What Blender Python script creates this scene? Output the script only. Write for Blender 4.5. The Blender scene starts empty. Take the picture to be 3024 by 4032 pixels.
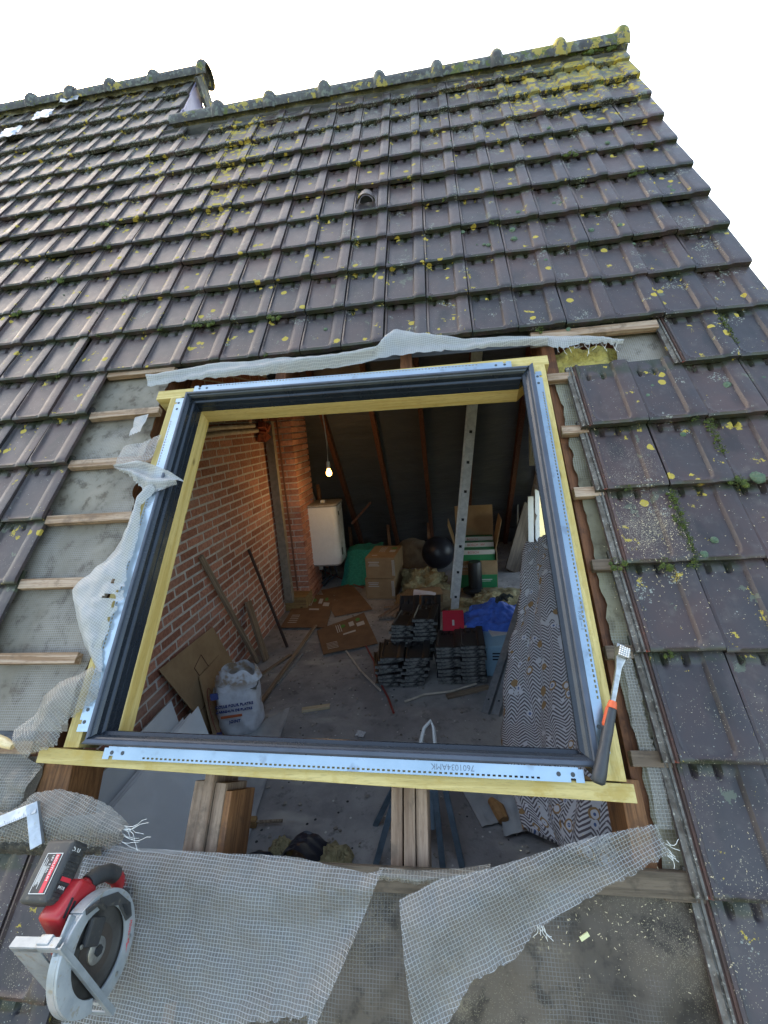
import bpy, bmesh, math, random
from mathutils import Vector, Matrix, Euler, noise as mnoise
R = random.Random(7)
S = bpy.context.scene
C = S.collection
rad = math.radians
PITCH = rad(50)
# ---------------------------------------------------------------- camera, sky, sun, exposure
cam = bpy.data.objects.new('camera', bpy.data.cameras.new('camera'))
C.objects.link(cam); S.camera = cam
_r = Matrix(((0.98995663, 0.11907576, -0.07620257), (0.05070133, 0.20412163, 0.9776317), (0.13196683, -0.97167655, 0.19603427))).transposed()
cam.matrix_world = Matrix.Translation((-0.73040222, -2.04659032, -0.3397126)) @ _r.to_4x4()
cam.data.sensor_fit = 'VERTICAL'; cam.data.sensor_height = 24.0
cam.data.lens = 24.0 * 1772.55842 / 4032
cam.data.clip_start = 0.02; cam.data.clip_end = 2000
S.render.resolution_x = 768; S.render.resolution_y = 1024
w = bpy.data.worlds.new('World'); S.world = w; w.use_nodes = True
nt = w.node_tree
sky = nt.nodes.new('ShaderNodeTexSky'); sky.sky_type = 'NISHITA'; sky.sun_disc = False
SUN_EL, SUN_AZ = rad(20), rad(-38)          # azimuth clockwise from +Y: the sun is low behind the ridge, to the left
sky.sun_elevation = SUN_EL; sky.sun_rotation = SUN_AZ
sky.air_density = 0.9; sky.dust_density = 4.5; sky.ozone_density = 0.6
bg = nt.nodes['Background']; bg.inputs['Strength'].default_value = 0.15
nt.links.new(sky.outputs[0], bg.inputs['Color'])
sun = bpy.data.objects.new('sun', bpy.data.lights.new('sun', 'SUN')); C.objects.link(sun)
sun.data.energy = 3.0; sun.data.angle = rad(0.6); sun.data.color = (1.0, 0.93, 0.82)
sd = Vector((math.sin(SUN_AZ) * math.cos(SUN_EL), math.cos(SUN_AZ) * math.cos(SUN_EL), math.sin(SUN_EL)))
sun.rotation_euler = sd.to_track_quat('Z', 'Y').to_euler()
S.view_settings.view_transform = 'Standard'; S.view_settings.look = 'None'
S.view_settings.use_white_balance = True; S.view_settings.white_balance_temperature = 7600; S.view_settings.white_balance_tint = 8
S.view_settings.gamma = 1.0; S.view_settings.use_curve_mapping = False
S.cycles.diffuse_bounces = 8; S.cycles.max_bounces = 16; S.cycles.transparent_max_bounces = 16
S.view_settings.exposure = 3.0
# ---------------------------------------------------------------- helpers
RF = Matrix.Rotation(PITCH, 4, 'X')        # roof frame: x along the ridge, y up the slope, z out of the roof
I4 = Matrix.Identity(4)
CW, G = 0.19, 0.2635                       # tile cover width and gauge
ZF = -2.4                                  # attic floor
def roof(u, v, h=0): return RF @ Vector((u, v, h))
class MB:
    def __init__(s): s.v = []; s.f = []; s.m = []; s.uv = []; s.hasuv = False
    def add(s, vs, fs, m=0, uvs=None):
        b = len(s.v); s.v += [Vector(p) for p in vs]
        s.uv += (uvs if uvs else [(p[0], p[1]) for p in vs])
        if uvs: s.hasuv = True
        for f in fs: s.f.append([b + i for i in f]); s.m.append(m)
        return s
    def box(s, c, d, rot=None, m=0, jit=0):
        x, y, z = d[0] / 2, d[1] / 2, d[2] / 2
        vs = [Vector((a * x, b * y, e * z)) for e in (-1, 1) for b in (-1, 1) for a in (-1, 1)]
        if jit: vs = [p + Vector((R.uniform(-jit, jit), R.uniform(-jit, jit), R.uniform(-jit, jit))) for p in vs]
        if rot is not None: vs = [rot @ p for p in vs]
        c = Vector(c)
        return s.add([p + c for p in vs], [(0, 2, 3, 1), (4, 5, 7, 6), (0, 1, 5, 4), (2, 6, 7, 3), (0, 4, 6, 2), (1, 3, 7, 5)], m)
    def hexa(s, bot, top, m=0):
        return s.add(list(bot) + list(top), [(3, 2, 1, 0), (4, 5, 6, 7), (0, 1, 5, 4), (1, 2, 6, 5), (2, 3, 7, 6), (3, 0, 4, 7)], m)
    def prism(s, poly, z0, z1, m=0, mat=None):
        n = len(poly); vs = [Vector((p[0], p[1], z0)) for p in poly] + [Vector((p[0], p[1], z1)) for p in poly]
        if mat is not None: vs = [mat @ p for p in vs]
        return s.add(vs, [tuple(range(n))[::-1], tuple(range(n, 2 * n))] + [(i, (i + 1) % n, n + (i + 1) % n, n + i) for i in range(n)], m)
    def tube(s, path, r, seg=8, m=0, cap=True, flat=1.0):
        path = [Vector(p) for p in path]; n = len(path); vs = []; rr = r if isinstance(r, (list, tuple)) else [r] * n
        up = Vector((0, 0, 1))
        for i, p in enumerate(path):
            d = (path[min(i + 1, n - 1)] - path[max(i - 1, 0)]).normalized()
            a = d.cross(up)
            if a.length < 1e-3: a = d.cross(Vector((0, 1, 0)))
            a.normalize(); b = d.cross(a).normalized()
            for k in range(seg):
                t = 2 * math.pi * k / seg; vs.append(p + (a * math.cos(t) + b * math.sin(t) * flat) * rr[i])
        fs = [(i * seg + k, i * seg + (k + 1) % seg, (i + 1) * seg + (k + 1) % seg, (i + 1) * seg + k) for i in range(n - 1) for k in range(seg)]
        if cap: fs += [tuple(range(seg))[::-1], tuple((n - 1) * seg + k for k in range(seg))]
        return s.add(vs, fs, m)
    def lathe(s, prof, c=(0, 0, 0), seg=20, m=0, rot=None):
        vs = []; n = len(prof)
        for r, z in prof:
            for k in range(seg):
                t = 2 * math.pi * k / seg; p = Vector((r * math.cos(t), r * math.sin(t), z))
                if rot is not None: p = rot @ p
                vs.append(p + Vector(c))
        fs = [(i * seg + k, i * seg + (k + 1) % seg, (i + 1) * seg + (k + 1) % seg, (i + 1) * seg + k) for i in range(n - 1) for k in range(seg)]
        fs += [tuple(range(seg))[::-1], tuple((n - 1) * seg + k for k in range(seg))]
        return s.add(vs, fs, m)
    def grid(s, fn, nu, nv, m=0, uvs=None, cut=None):
        vs = [fn(i / (nu - 1), j / (nv - 1)) for j in range(nv) for i in range(nu)]
        uv = [uvs(i / (nu - 1), j / (nv - 1)) for j in range(nv) for i in range(nu)] if uvs else None
        fs = [(j * nu + i, j * nu + i + 1, (j + 1) * nu + i + 1, (j + 1) * nu + i) for j in range(nv - 1) for i in range(nu - 1)
              if not (cut and cut((i + .5) / (nu - 1), (j + .5) / (nv - 1)))]
        return s.add(vs, fs, m, uv)
    def build(s, name, mats, parent=None, frame=I4, origin=None, smooth=False, ang=35, thick=0, bevel=0, kind=None):
        if not isinstance(mats, (list, tuple)): mats = [mats]
        me = bpy.data.meshes.new(name)
        if parent is not None: wm = WM[parent.name]
        else:
            if origin is None:
                xs = [p.x for p in s.v]; ys = [p.y for p in s.v]; zs = [p.z for p in s.v]
                origin = ((min(xs) + max(xs)) / 2, (min(ys) + max(ys)) / 2, min(zs))
            wm = frame @ Matrix.Translation(origin)
        t = wm.inverted() @ frame
        me.from_pydata([t @ p for p in s.v], [], s.f)
        for k, mi in enumerate(s.m): me.polygons[k].material_index = mi
        for q in mats: me.materials.append(q)
        if s.hasuv:
            ul = me.uv_layers.new(name='UVMap')
            for l in me.loops: ul.data[l.index].uv = s.uv[l.vertex_index]
        me.validate(); me.update()
        if thick or bevel or not s.hasuv:
            bm = bmesh.new(); bm.from_mesh(me)
            if thick:
                r = bmesh.ops.solidify(bm, geom=bm.faces[:], thickness=thick)
            if bevel:
                bmesh.ops.bevel(bm, geom=[e for e in bm.edges if len(e.link_faces) == 2 and e.calc_face_angle(0) > rad(40)], offset=bevel, segments=2, profile=0.6, affect='EDGES', clamp_overlap=True)
            if not s.hasuv and not thick: bmesh.ops.recalc_face_normals(bm, faces=bm.faces[:])
            bm.to_mesh(me); bm.free()
        if smooth:
            me.polygons.foreach_set('use_smooth', [True] * len(me.polygons))
            me.set_sharp_from_angle(angle=rad(ang))
        o = bpy.data.objects.new(name, me); C.objects.link(o)
        if parent is not None: o.parent = parent; WM[o.name] = wm
        else: o.matrix_world = wm; WM[o.name] = wm
        if kind: o['kind'] = kind
        return o
WM = {}
def tag(o, label=None, cat=None, group=None, kind=None):
    if label: o['label'] = label
    if cat: o['category'] = cat
    if group: o['group'] = group
    if kind: o['kind'] = kind
    return o
def thing(name, label, cat, m=I4, group=None, kind=None):
    o = bpy.data.objects.new(name, None); C.objects.link(o); o.matrix_world = m; o.empty_display_size = 0.1
    WM[o.name] = m.copy(); tag(o, label, cat, group, kind); return o
def inst(name, me, parent, u, v, h, rz=0, rx=0, ry=0):
    o = bpy.data.objects.new(name, me); C.objects.link(o); o.parent = parent
    t = WM[parent.name].inverted() @ RF @ Matrix.Translation((u, v, h)) @ Euler((rx, ry, rz)).to_matrix().to_4x4()
    o.matrix_local = t; return o
def copy_tree(o, m):
    c = o.copy(); C.objects.link(c); c.matrix_world = m; WM[c.name] = m
    for ch in list(o.children):
        d = ch.copy(); C.objects.link(d); d.parent = c
        for g in list(ch.children):
            e = g.copy(); C.objects.link(e); e.parent = d
    return c
def basis(o, x, y, z=None):
    x = Vector(x).normalized(); y = (Vector(y) - x * x.dot(Vector(y))).normalized(); z = x.cross(y)
    m = Matrix((x, y, z)).transposed().to_4x4(); return Matrix.Translation(o) @ m
def text_mesh(name, body, size, mat, parent, m, depth=0.0003, align='LEFT', shear=0, sx=1):
    cu = bpy.data.curves.new(name, 'FONT'); cu.body = body; cu.size = size; cu.extrude = depth; cu.align_x = align; cu.shear = shear
    cu.resolution_u = 2
    to = bpy.data.objects.new(name, cu); C.objects.link(to)
    dg = bpy.context.evaluated_depsgraph_get(); me = bpy.data.meshes.new_from_object(to.evaluated_get(dg))
    bpy.data.objects.remove(to); bpy.data.curves.remove(cu)
    me.materials.clear(); me.materials.append(mat)
    t = WM[parent.name].inverted() @ m @ Matrix.Diagonal((sx, 1, 1, 1)); me.transform(t)
    o = bpy.data.objects.new(name, me); C.objects.link(o); o.parent = parent; WM[o.name] = WM[parent.name]; return o
# ---------------------------------------------------------------- material kit
class NT:
    def __init__(s, name):
        s.m = bpy.data.materials.new(name); s.m.use_nodes = True; s.t = s.m.node_tree; s.n = s.t.nodes
        s.p = s.n['Principled BSDF']; s.out = s.n['Material Output']
    def new(s, k, **kw):
        n = s.n.new(k)
        for a, b in kw.items(): setattr(n, a, b)
        return n
    def set(s, sock, val):
        if isinstance(val, bpy.types.NodeSocket): s.t.links.new(val, sock)
        elif isinstance(val, (tuple, list)): sock.default_value = (*val, 1) if len(val) == 3 and sock.type == 'RGBA' else val
        else: sock.default_value = val
    def math(s, op, a, b=None, c=None, clamp=False):
        n = s.new('ShaderNodeMath', operation=op, use_clamp=clamp); s.set(n.inputs[0], a)
        if b is not None: s.set(n.inputs[1], b)
        if c is not None: s.set(n.inputs[2], c)
        return n.outputs[0]
    def mix(s, f, a, b, blend='MIX'):
        n = s.new('ShaderNodeMix', data_type='RGBA', blend_type=blend); s.set(n.inputs[0], f); s.set(n.inputs[6], a); s.set(n.inputs[7], b); return n.outputs[2]
    def noise(s, vec, scale=5, detail=4, rough=.55, dist=0):
        n = s.new('ShaderNodeTexNoise'); s.set(n.inputs['Vector'], vec); n.inputs['Scale'].default_value = scale
        n.inputs['Detail'].default_value = detail; n.inputs['Roughness'].default_value = rough; n.inputs['Distortion'].default_value = dist; return n
    def vor(s, vec, scale, feature='F1'):
        n = s.new('ShaderNodeTexVoronoi', feature=feature); s.set(n.inputs['Vector'], vec); n.inputs['Scale'].default_value = scale; return n
    def ramp(s, f, stops):
        n = s.new('ShaderNodeValToRGB'); s.set(n.inputs[0], f); e = n.color_ramp.elements
        while len(e) < len(stops): e.new(.5)
        for q, (p, c) in zip(e, stops): q.position = p; q.color = (*c, 1) if len(c) == 3 else c
        return n.outputs[0]
    def step(s, x, a, b):
        n = s.new('ShaderNodeMapRange', interpolation_type='SMOOTHSTEP'); s.set(n.inputs[0], x); n.inputs[1].default_value = a; n.inputs[2].default_value = b; return n.outputs[0]
    def mapv(s, vec, scale=(1, 1, 1), rot=(0, 0, 0), loc=(0, 0, 0)):
        n = s.new('ShaderNodeMapping'); s.set(n.inputs[0], vec); n.inputs['Scale'].default_value = scale; n.inputs['Rotation'].default_value = rot; n.inputs['Location'].default_value = loc; return n.outputs[0]
    def obj(s): return s.new('ShaderNodeTexCoord').outputs['Object']
    def uv(s): return s.new('ShaderNodeTexCoord').outputs['UV']
    def pos(s): return s.new('ShaderNodeNewGeometry').outputs['Position']
    def roofco(s): return s.mapv(s.pos(), rot=(-PITCH, 0, 0))
    def sep(s, v): n = s.new('ShaderNodeSeparateXYZ'); s.set(n.inputs[0], v); return n.outputs
    def rnd(s): return s.new('ShaderNodeObjectInfo').outputs['Random']
    def bump(s, h, strength=.3, dist=.002, base=None):
        n = s.new('ShaderNodeBump'); n.inputs['Strength'].default_value = strength; n.inputs['Distance'].default_value = dist
        s.set(n.inputs['Height'], h)
        if base is not None: s.set(n.inputs['Normal'], base)
        return n.outputs[0]
    def fin(s, col=None, rough=None, metal=None, nrm=None, spec=None):
        if col is not None: s.set(s.p.inputs['Base Color'], col)
        if rough is not None: s.set(s.p.inputs['Roughness'], rough)
        if metal is not None: s.set(s.p.inputs['Metallic'], metal)
        if spec is not None: s.set(s.p.inputs['Specular IOR Level'], spec)
        if nrm is not None: s.set(s.p.inputs['Normal'], nrm)
        return s.m
def pm(name, c1, c2=None, scale=8, stretch=(1, 1, 1), rough=.6, metal=0, bump=.2, bd=.002, detail=5, c3=None, fine=None, spec=.5, rv=.12):
    k = NT(name); c2 = c2 or tuple(x * .7 for x in c1); v = k.mapv(k.obj(), scale=stretch)
    n = k.noise(v, scale, detail, .6, .2); f = k.step(n.outputs[0], .35, .65)
    col = k.mix(f, c1, c2)
    if c3: col = k.mix(k.step(k.noise(v, scale * 3.1, 4).outputs[0], .58, .7), col, c3)
    if rv: col = k.mix(1, col, k.ramp(k.rnd(), [(0, (1 - rv,) * 3), (1, (1 + rv,) * 3)]), 'MULTIPLY')
    fn = k.noise(v, fine or scale * 12, 3)
    nr = k.bump(fn.outputs[0], bump, bd, k.bump(n.outputs[0], bump, bd * 3)) if bump else None
    rr = k.math('MULTIPLY_ADD', n.outputs[0], .25, rough - .12) if rough > .12 else rough
    return k.fin(col, rr, metal, nr, spec)
def wood(name, c1, c2, axis='x', rough=.65, bump=.25, knots=True, dark=None, ring=9, rv=.1):
    k = NT(name); st = {'x': (.12, 1, 1), 'y': (1, .12, 1), 'z': (1, 1, .12)}[axis]
    v = k.mapv(k.obj(), scale=st); ri = k.math('MULTIPLY', k.rnd(), 37.0)
    ad = k.new('ShaderNodeVectorMath', operation='ADD'); k.set(ad.inputs[0], v); k.set(ad.inputs[1], ri); v = ad.outputs[0]
    n = k.noise(k.mapv(v, scale={'x': (.35, 1, 1), 'y': (1, .35, 1), 'z': (1, 1, .35)}[axis]), ring * 7, 4, .6, .4); g = k.noise(v, 260, 2, .6); big = k.noise(k.obj(), 11, 5, .7)
    col = k.mix(k.step(n.outputs[0], .38, .62), c1, c2)
    col = k.mix(k.math('MULTIPLY', k.step(g.outputs[0], .5, .75), .5), col, tuple(x * .6 for x in c2))
    if dark: col = k.mix(k.math('MULTIPLY', k.step(big.outputs[0], .50, .68), .75), col, dark)
    if knots:
        st2 = {'x': (.5, 1, 1), 'y': (1, .5, 1), 'z': (1, 1, .5)}[axis]
        vo = k.vor(k.mapv(k.obj(), scale=st2), 7.5)
        col = k.mix(k.math('SUBTRACT', 1, k.step(vo.outputs['Distance'], .04, .11)), col, tuple(x * .35 for x in c2))
    if rv: col = k.mix(1, col, k.ramp(k.rnd(), [(0, (1 - rv,) * 3), (1, (1 + rv,) * 3)]), 'MULTIPLY')
    return k.fin(col, rough, 0, k.bump(g.outputs[0], bump, .001, k.bump(n.outputs[0], bump, .002)), .3)
def flat(name, c, rough=.5, metal=0, spec=.5):
    k = NT(name); v = k.obj(); n = k.noise(v, 25, 3)
    return k.fin(k.mix(k.math('MULTIPLY', n.outputs[0], .3), c, tuple(x * .75 for x in c)), rough, metal, k.bump(k.noise(v, 250, 2).outputs[0], .06, .001), spec)
# ---------------------------------------------------------------- exterior materials
def tile_material(name='tile_clay', edge_col=(0.02, 0.028, 0.012)):
    k = NT(name); rc = k.roofco(); s = k.sep(rc); u, v = s[0], s[1]; ob = k.obj(); so = k.sep(ob); rn = k.rnd()
    n1 = k.noise(rc, 3.1, 4, .6); n2 = k.noise(rc, 22, 5, .65)
    col = k.mix(k.step(n1.outputs[0], .35, .65), (.054, .037, .037), (.036, .033, .037))
    col = k.mix(k.math('MULTIPLY', k.step(n2.outputs[0], .5, .75), .5), col, (.088, .080, .076))
    col = k.mix(1, col, k.ramp(rn, [(0, (.72, .74, .78)), (.5, (1, .97, .95)), (.93, (1.25, 1.12, 1.05)), (1, (1.5, 1.45, 1.35))]), 'MULTIPLY')
    # soot-dark streak in the pan
    pv = k.noise(k.mapv(rc, scale=(1, .45, 1)), 9, 3, .5)
    col = k.mix(k.math('MULTIPLY', k.step(pv.outputs[0], .55, .7), .6), col, (.012, .014, .016))
    # mossy grime on the lip; the same dark green at the head of the tile
    ey = k.math('ADD', so[1], k.math('MULTIPLY', k.math('SUBTRACT', n2.outputs[0], .5), .02))
    lip = k.math('SUBTRACT', 1, k.step(ey, .003, .013))
    head = k.step(ey, G - .032, G - .016)
    gr = k.math('MULTIPLY', k.math('MAXIMUM', lip, head), k.step(k.noise(rc, 13, 3).outputs[0], .38, .6))
    col = k.mix(k.math('MULTIPLY', gr, .75), col, edge_col)
    # lichens: white freckles, yellow rosettes, grey-green film
    pert = k.new('ShaderNodeVectorMath', operation='ADD'); k.set(pert.inputs[0], rc)
    nc = k.noise(rc, 60, 2); sc = k.new('ShaderNodeVectorMath', operation='SCALE'); k.set(sc.inputs[0], nc.outputs['Color']); sc.inputs['Scale'].default_value = .012; k.set(pert.inputs[1], sc.outputs[0])
    pc = pert.outputs[0]
    top = k.step(v, 1.2, 2.5); right = k.step(u, -1.3, .3)
    far = k.math('MULTIPLY', k.step(v, 2.0, 3.3), k.math('SUBTRACT', 1, k.step(u, -3.2, -2.3)))
    dens = k.math('ADD', k.math('MULTIPLY', top, .22), k.math('ADD', k.math('MULTIPLY', right, .06), k.math('MULTIPLY', far, .16)))
    vo = k.vor(pc, 150); vr = k.sep(vo.outputs['Color'])[0]
    rr = k.math('MULTIPLY_ADD', vr, .5, .05); cl = k.noise(rc, 7.5, 3)
    wm = k.math('MULTIPLY', k.math('LESS_THAN', vo.outputs['Distance'], rr), k.math('GREATER_THAN', k.math('SUBTRACT', k.math('ADD', cl.outputs[0], dens), k.math('MULTIPLY', k.step(k.math('MULTIPLY', v, -1), -.3, .9), .06)), .655))
    wm2 = k.math('MULTIPLY', k.math('LESS_THAN', vo.outputs['Distance'], .24), k.math('GREATER_THAN', vr, .972))
    col = k.mix(k.math('MULTIPLY', k.math('MAXIMUM', wm, wm2), .85), col, (.22, .235, .21))
    vy = k.vor(pc, 24); vyr = k.sep(vy.outputs['Color'])[1]
    cy = k.noise(rc, 3.3, 3)
    hot = k.math('MULTIPLY', k.step(v, 1.5, 2.5), k.step(u, -.75, .35))
    col0 = k.step(k.math('ABSOLUTE', k.math('ADD', u, 2.0)), .35, .05)
    dy = k.math('ADD', k.math('MULTIPLY', hot, .42), k.math('ADD', k.math('MULTIPLY', top, .05), k.math('MULTIPLY', k.math('MULTIPLY', col0, k.step(v, .9, 1.5)), .10)))
    ry = k.math('MULTIPLY_ADD', k.math('ADD', vyr, k.math('MULTIPLY', hot, .35)), .42, .04)
    ym = k.math('MULTIPLY', k.math('LESS_THAN', vy.outputs['Distance'], ry), k.math('GREATER_THAN', k.math('ADD', cy.outputs[0], dy), .625))
    ym2 = k.math('MULTIPLY', k.math('LESS_THAN', vy.outputs['Distance'], .36), k.math('GREATER_THAN', k.math('ADD', vyr, k.math('MULTIPLY', hot, .2)), .968))
    ym = k.math('MULTIPLY', k.math('MAXIMUM', ym, ym2), k.math('GREATER_THAN', k.math('ADD', v, k.math('MULTIPLY', vyr, 1.5)), .55))
    crust = k.math('GREATER_THAN', k.math('ADD', k.noise(rc, 15, 6, .72).outputs[0], k.math('ADD', k.math('MULTIPLY', hot, .155), k.math('MULTIPLY', k.math('MULTIPLY', col0, k.step(v, .6, 1.6)), .09))), .648)
    ym = k.math('MAXIMUM', ym, crust)
    yc = k.mix(k.noise(rc, 90, 2).outputs[0], (.44, .32, .03), (.30, .25, .07))
    col = k.mix(k.math('MULTIPLY', ym, .9), col, yc)
    gf = k.math('GREATER_THAN', k.math('ADD', k.noise(pc, 10, 5, .7).outputs[0], k.math('MULTIPLY', hot, .18)), .655)
    col = k.mix(k.math('MULTIPLY', gf, .55), col, (.10, .125, .085))
    # sawdust and chips near the cut timbers
    near = k.math('MULTIPLY', k.step(k.math('MULTIPLY', v, -1), 1.15, 2.0), 1)
    dx = k.math('MULTIPLY', k.math('ADD', u, .09), 1.15); dv = k.math('ADD', v, .93)
    d2 = k.math('SQRT', k.math('ADD', k.math('MULTIPLY', dx, dx), k.math('MULTIPLY', dv, dv)))
    patch = k.math('SUBTRACT', 1, k.step(d2, .03, .16))
    dx2 = k.math('ADD', u, .12); dv2 = k.math('ADD', v, .70)
    d3 = k.math('SQRT', k.math('ADD', k.math('MULTIPLY', dx2, dx2), k.math('MULTIPLY', dv2, dv2)))
    patch = k.math('MAXIMUM', patch, k.math('MULTIPLY', k.math('SUBTRACT', 1, k.step(d3, .02, .15)), .35))
    dens2 = k.math('ADD', k.math('MULTIPLY', near, .13), k.math('MULTIPLY', patch, .62))
    vs = k.vor(pc, 420); vsr = k.sep(vs.outputs['Color'])[2]
    sm = k.math('MULTIPLY', k.math('LESS_THAN', vs.outputs['Distance'], .36), k.math('LESS_THAN', vsr, k.math('MULTIPLY', k.math('ADD', dens2, .012), k.math('MULTIPLY_ADD', k.step(k.noise(rc, 9, 3).outputs[0], .4, .62), 1.3, .25))))
    col = k.mix(sm, col, (.30, .27, .20))
    ro = k.math('MULTIPLY_ADD', n2.outputs[0], .32, .24); ro = k.math('MAXIMUM', ro, k.math('MULTIPLY', k.math('MAXIMUM', k.math('MAXIMUM', wm, ym), sm), .85))
    ht = k.math('ADD', k.math('MULTIPLY', k.math('ADD', ym, k.math('MULTIPLY', wm, .5)), .6), k.math('ADD', k.math('MULTIPLY', k.noise(rc, 350, 2).outputs[0], .25), sm))
    return k.fin(col, ro, 0, k.bump(ht, .35, .0016, k.bump(n2.outputs[0], .2, .003)), .38)
M_TILE = tile_material()
M_RED = pm('raw_terracotta', (.36, .085, .035), (.20, .055, .03), 40, rough=.8)
M_LOCK = pm('mortared_lock', (0.112, 0.108, 0.098), (0.049, 0.042, 0.035), 30, rough=.85, c3=(.28, .27, .23), bump=.5)
M_LOCKR = pm('chipped_orange_lock', (.075, .038, .030), (.045, .030, .026), 11, rough=.85, c3=(.24, .055, .028), bump=.5)
M_TIN = pm('bluish_flashing_metal', (0.400, 0.464, 0.528), (0.320, 0.368, 0.416), 6, rough=.3, metal=.6, bump=.1)
M_LAV = pm('lavender_slate', (0.180, 0.171, 0.270), (0.135, 0.126, 0.198), 7, rough=.35, bump=.1)
M_OLDWOOD = wood('weathered_batten_wood', (0.340, 0.258, 0.190), (0.190, 0.116, 0.068), 'x', .75, dark=(.12, .08, .055), bump=.5)
M_RAFTER = wood('old_rafter_wood', (0.180, 0.075, 0.034), (0.098, 0.041, 0.021), 'y', .65, dark=(.06, .028, .018))
M_RAFTERTOP = wood('grey_rafter_wood', (0.252, 0.182, 0.133), (0.154, 0.101, 0.070), 'y', .85, dark=(.10, .075, .055), bump=.5)
M_PINE_X = wood('yellow_treated_pine_x', (0.464, 0.376, 0.160), (0.352, 0.272, 0.096), 'x', .6, dark=(.34, .24, .06), ring=7)
M_PINE_Y = wood('yellow_treated_pine_y', (0.464, 0.376, 0.160), (0.352, 0.272, 0.096), 'y', .6, dark=(.34, .24, .06), ring=7)
M_LINX = wood('window_pine_x', (0.528, 0.400, 0.160), (0.432, 0.304, 0.096), 'x', .45, ring=6)
M_LINY = wood('window_pine_y', (0.528, 0.400, 0.160), (0.432, 0.304, 0.096), 'y', .45, ring=6)
M_CLAD = pm('anthracite_cladding', (.020, .028, .038), (.015, .021, .030), 12, rough=.25, metal=.25, bump=.08)
M_CLAD2 = pm('grey_blue_cladding', (0.064, 0.079, 0.109), (0.049, 0.064, 0.090), 12, rough=.4, metal=.3, bump=.08)
M_SEAL = flat('black_gasket', (.012, .014, .017), .45)
M_GALV = pm('galvanised_steel', (0.357, 0.451, 0.518), (0.289, 0.383, 0.451), 5, rough=.30, metal=.95, c3=(.25, .31, .36), bump=.1)
M_HOLE = flat('punched_slot_shadow_grey', (.05, .06, .07), .8)
def felt(name, c1, c2, stain, dust, gridc, glo=.38, ghi=.58):
    k = NT(name); rc = k.roofco(); s = k.sep(rc)
    n = k.noise(rc, 4, 5, .6); n2 = k.noise(rc, 16, 5, .65)
    col = k.mix(k.step(n.outputs[0], .35, .65), c1, c2)
    col = k.mix(k.math('MULTIPLY', k.step(n2.outputs[0], .50, .66), .8), col, stain)
    w1 = k.noise(rc, 5, 2); 
    gx = k.math('FRACT', k.math('MULTIPLY', k.math('ADD', s[0], k.math('MULTIPLY', w1.outputs[0], .01)), 1 / .0078))
    gy = k.math('FRACT', k.math('MULTIPLY', k.math('ADD', s[1], k.math('MULTIPLY', w1.outputs[0], .01)), 1 / .0078))
    gl = k.math('MAXIMUM', k.math('LESS_THAN', gx, .2), k.math('LESS_THAN', gy, .2))
    gm = k.math('MULTIPLY', gl, k.step(k.noise(rc, 2.6, 4).outputs[0], glo, ghi))
    col = k.mix(k.math('MULTIPLY', gm, .5), col, gridc)
    vs = k.vor(rc, 480); vsr = k.sep(vs.outputs['Color'])[2]
    dn = k.math('MULTIPLY', k.step(k.noise(rc, 3.0, 4).outputs[0], .4, .68), dust)
    sm = k.math('MULTIPLY', k.math('LESS_THAN', vs.outputs['Distance'], .45), k.math('LESS_THAN', vsr, dn))
    col = k.mix(sm, col, (.15, .13, .092))
    if dust > .3:
        dr = k.noise(k.mapv(rc, scale=(1, 1.7, 1), rot=(0, 0, .5)), 5.5, 5, .7)
        col = k.mix(k.math('MULTIPLY', k.step(dr.outputs[0], .56, .74), k.step(k.noise(rc, 160, 3, .7).outputs[0], .42, .6)), col, (.20, .17, .115))
    h = k.math('ADD', k.math('MULTIPLY', gl, .3), sm)
    return k.fin(col, k.math('MULTIPLY_ADD', n2.outputs[0], .4, .38), 0, k.bump(h, .3, .001, k.bump(n2.outputs[0], .5, .006)), .25)
M_FELT = felt('reinforced_grey_underlay', (.205, .185, .150), (.135, .122, .098), (.070, .055, .040), .10, (.29, .295, .30))
M_FELTD = felt('dirty_brown_underlay', (.092, .074, .056), (.052, .043, .034), (.028, .023, .018), .55, (.17, .175, .175), .50, .60)
M_FELTY = felt('yellowed_underlay_over_wool', (0.210, 0.196, 0.133), (0.140, 0.126, 0.084), (0.098, 0.084, 0.056), .05, (.36, .38, .36))
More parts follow.
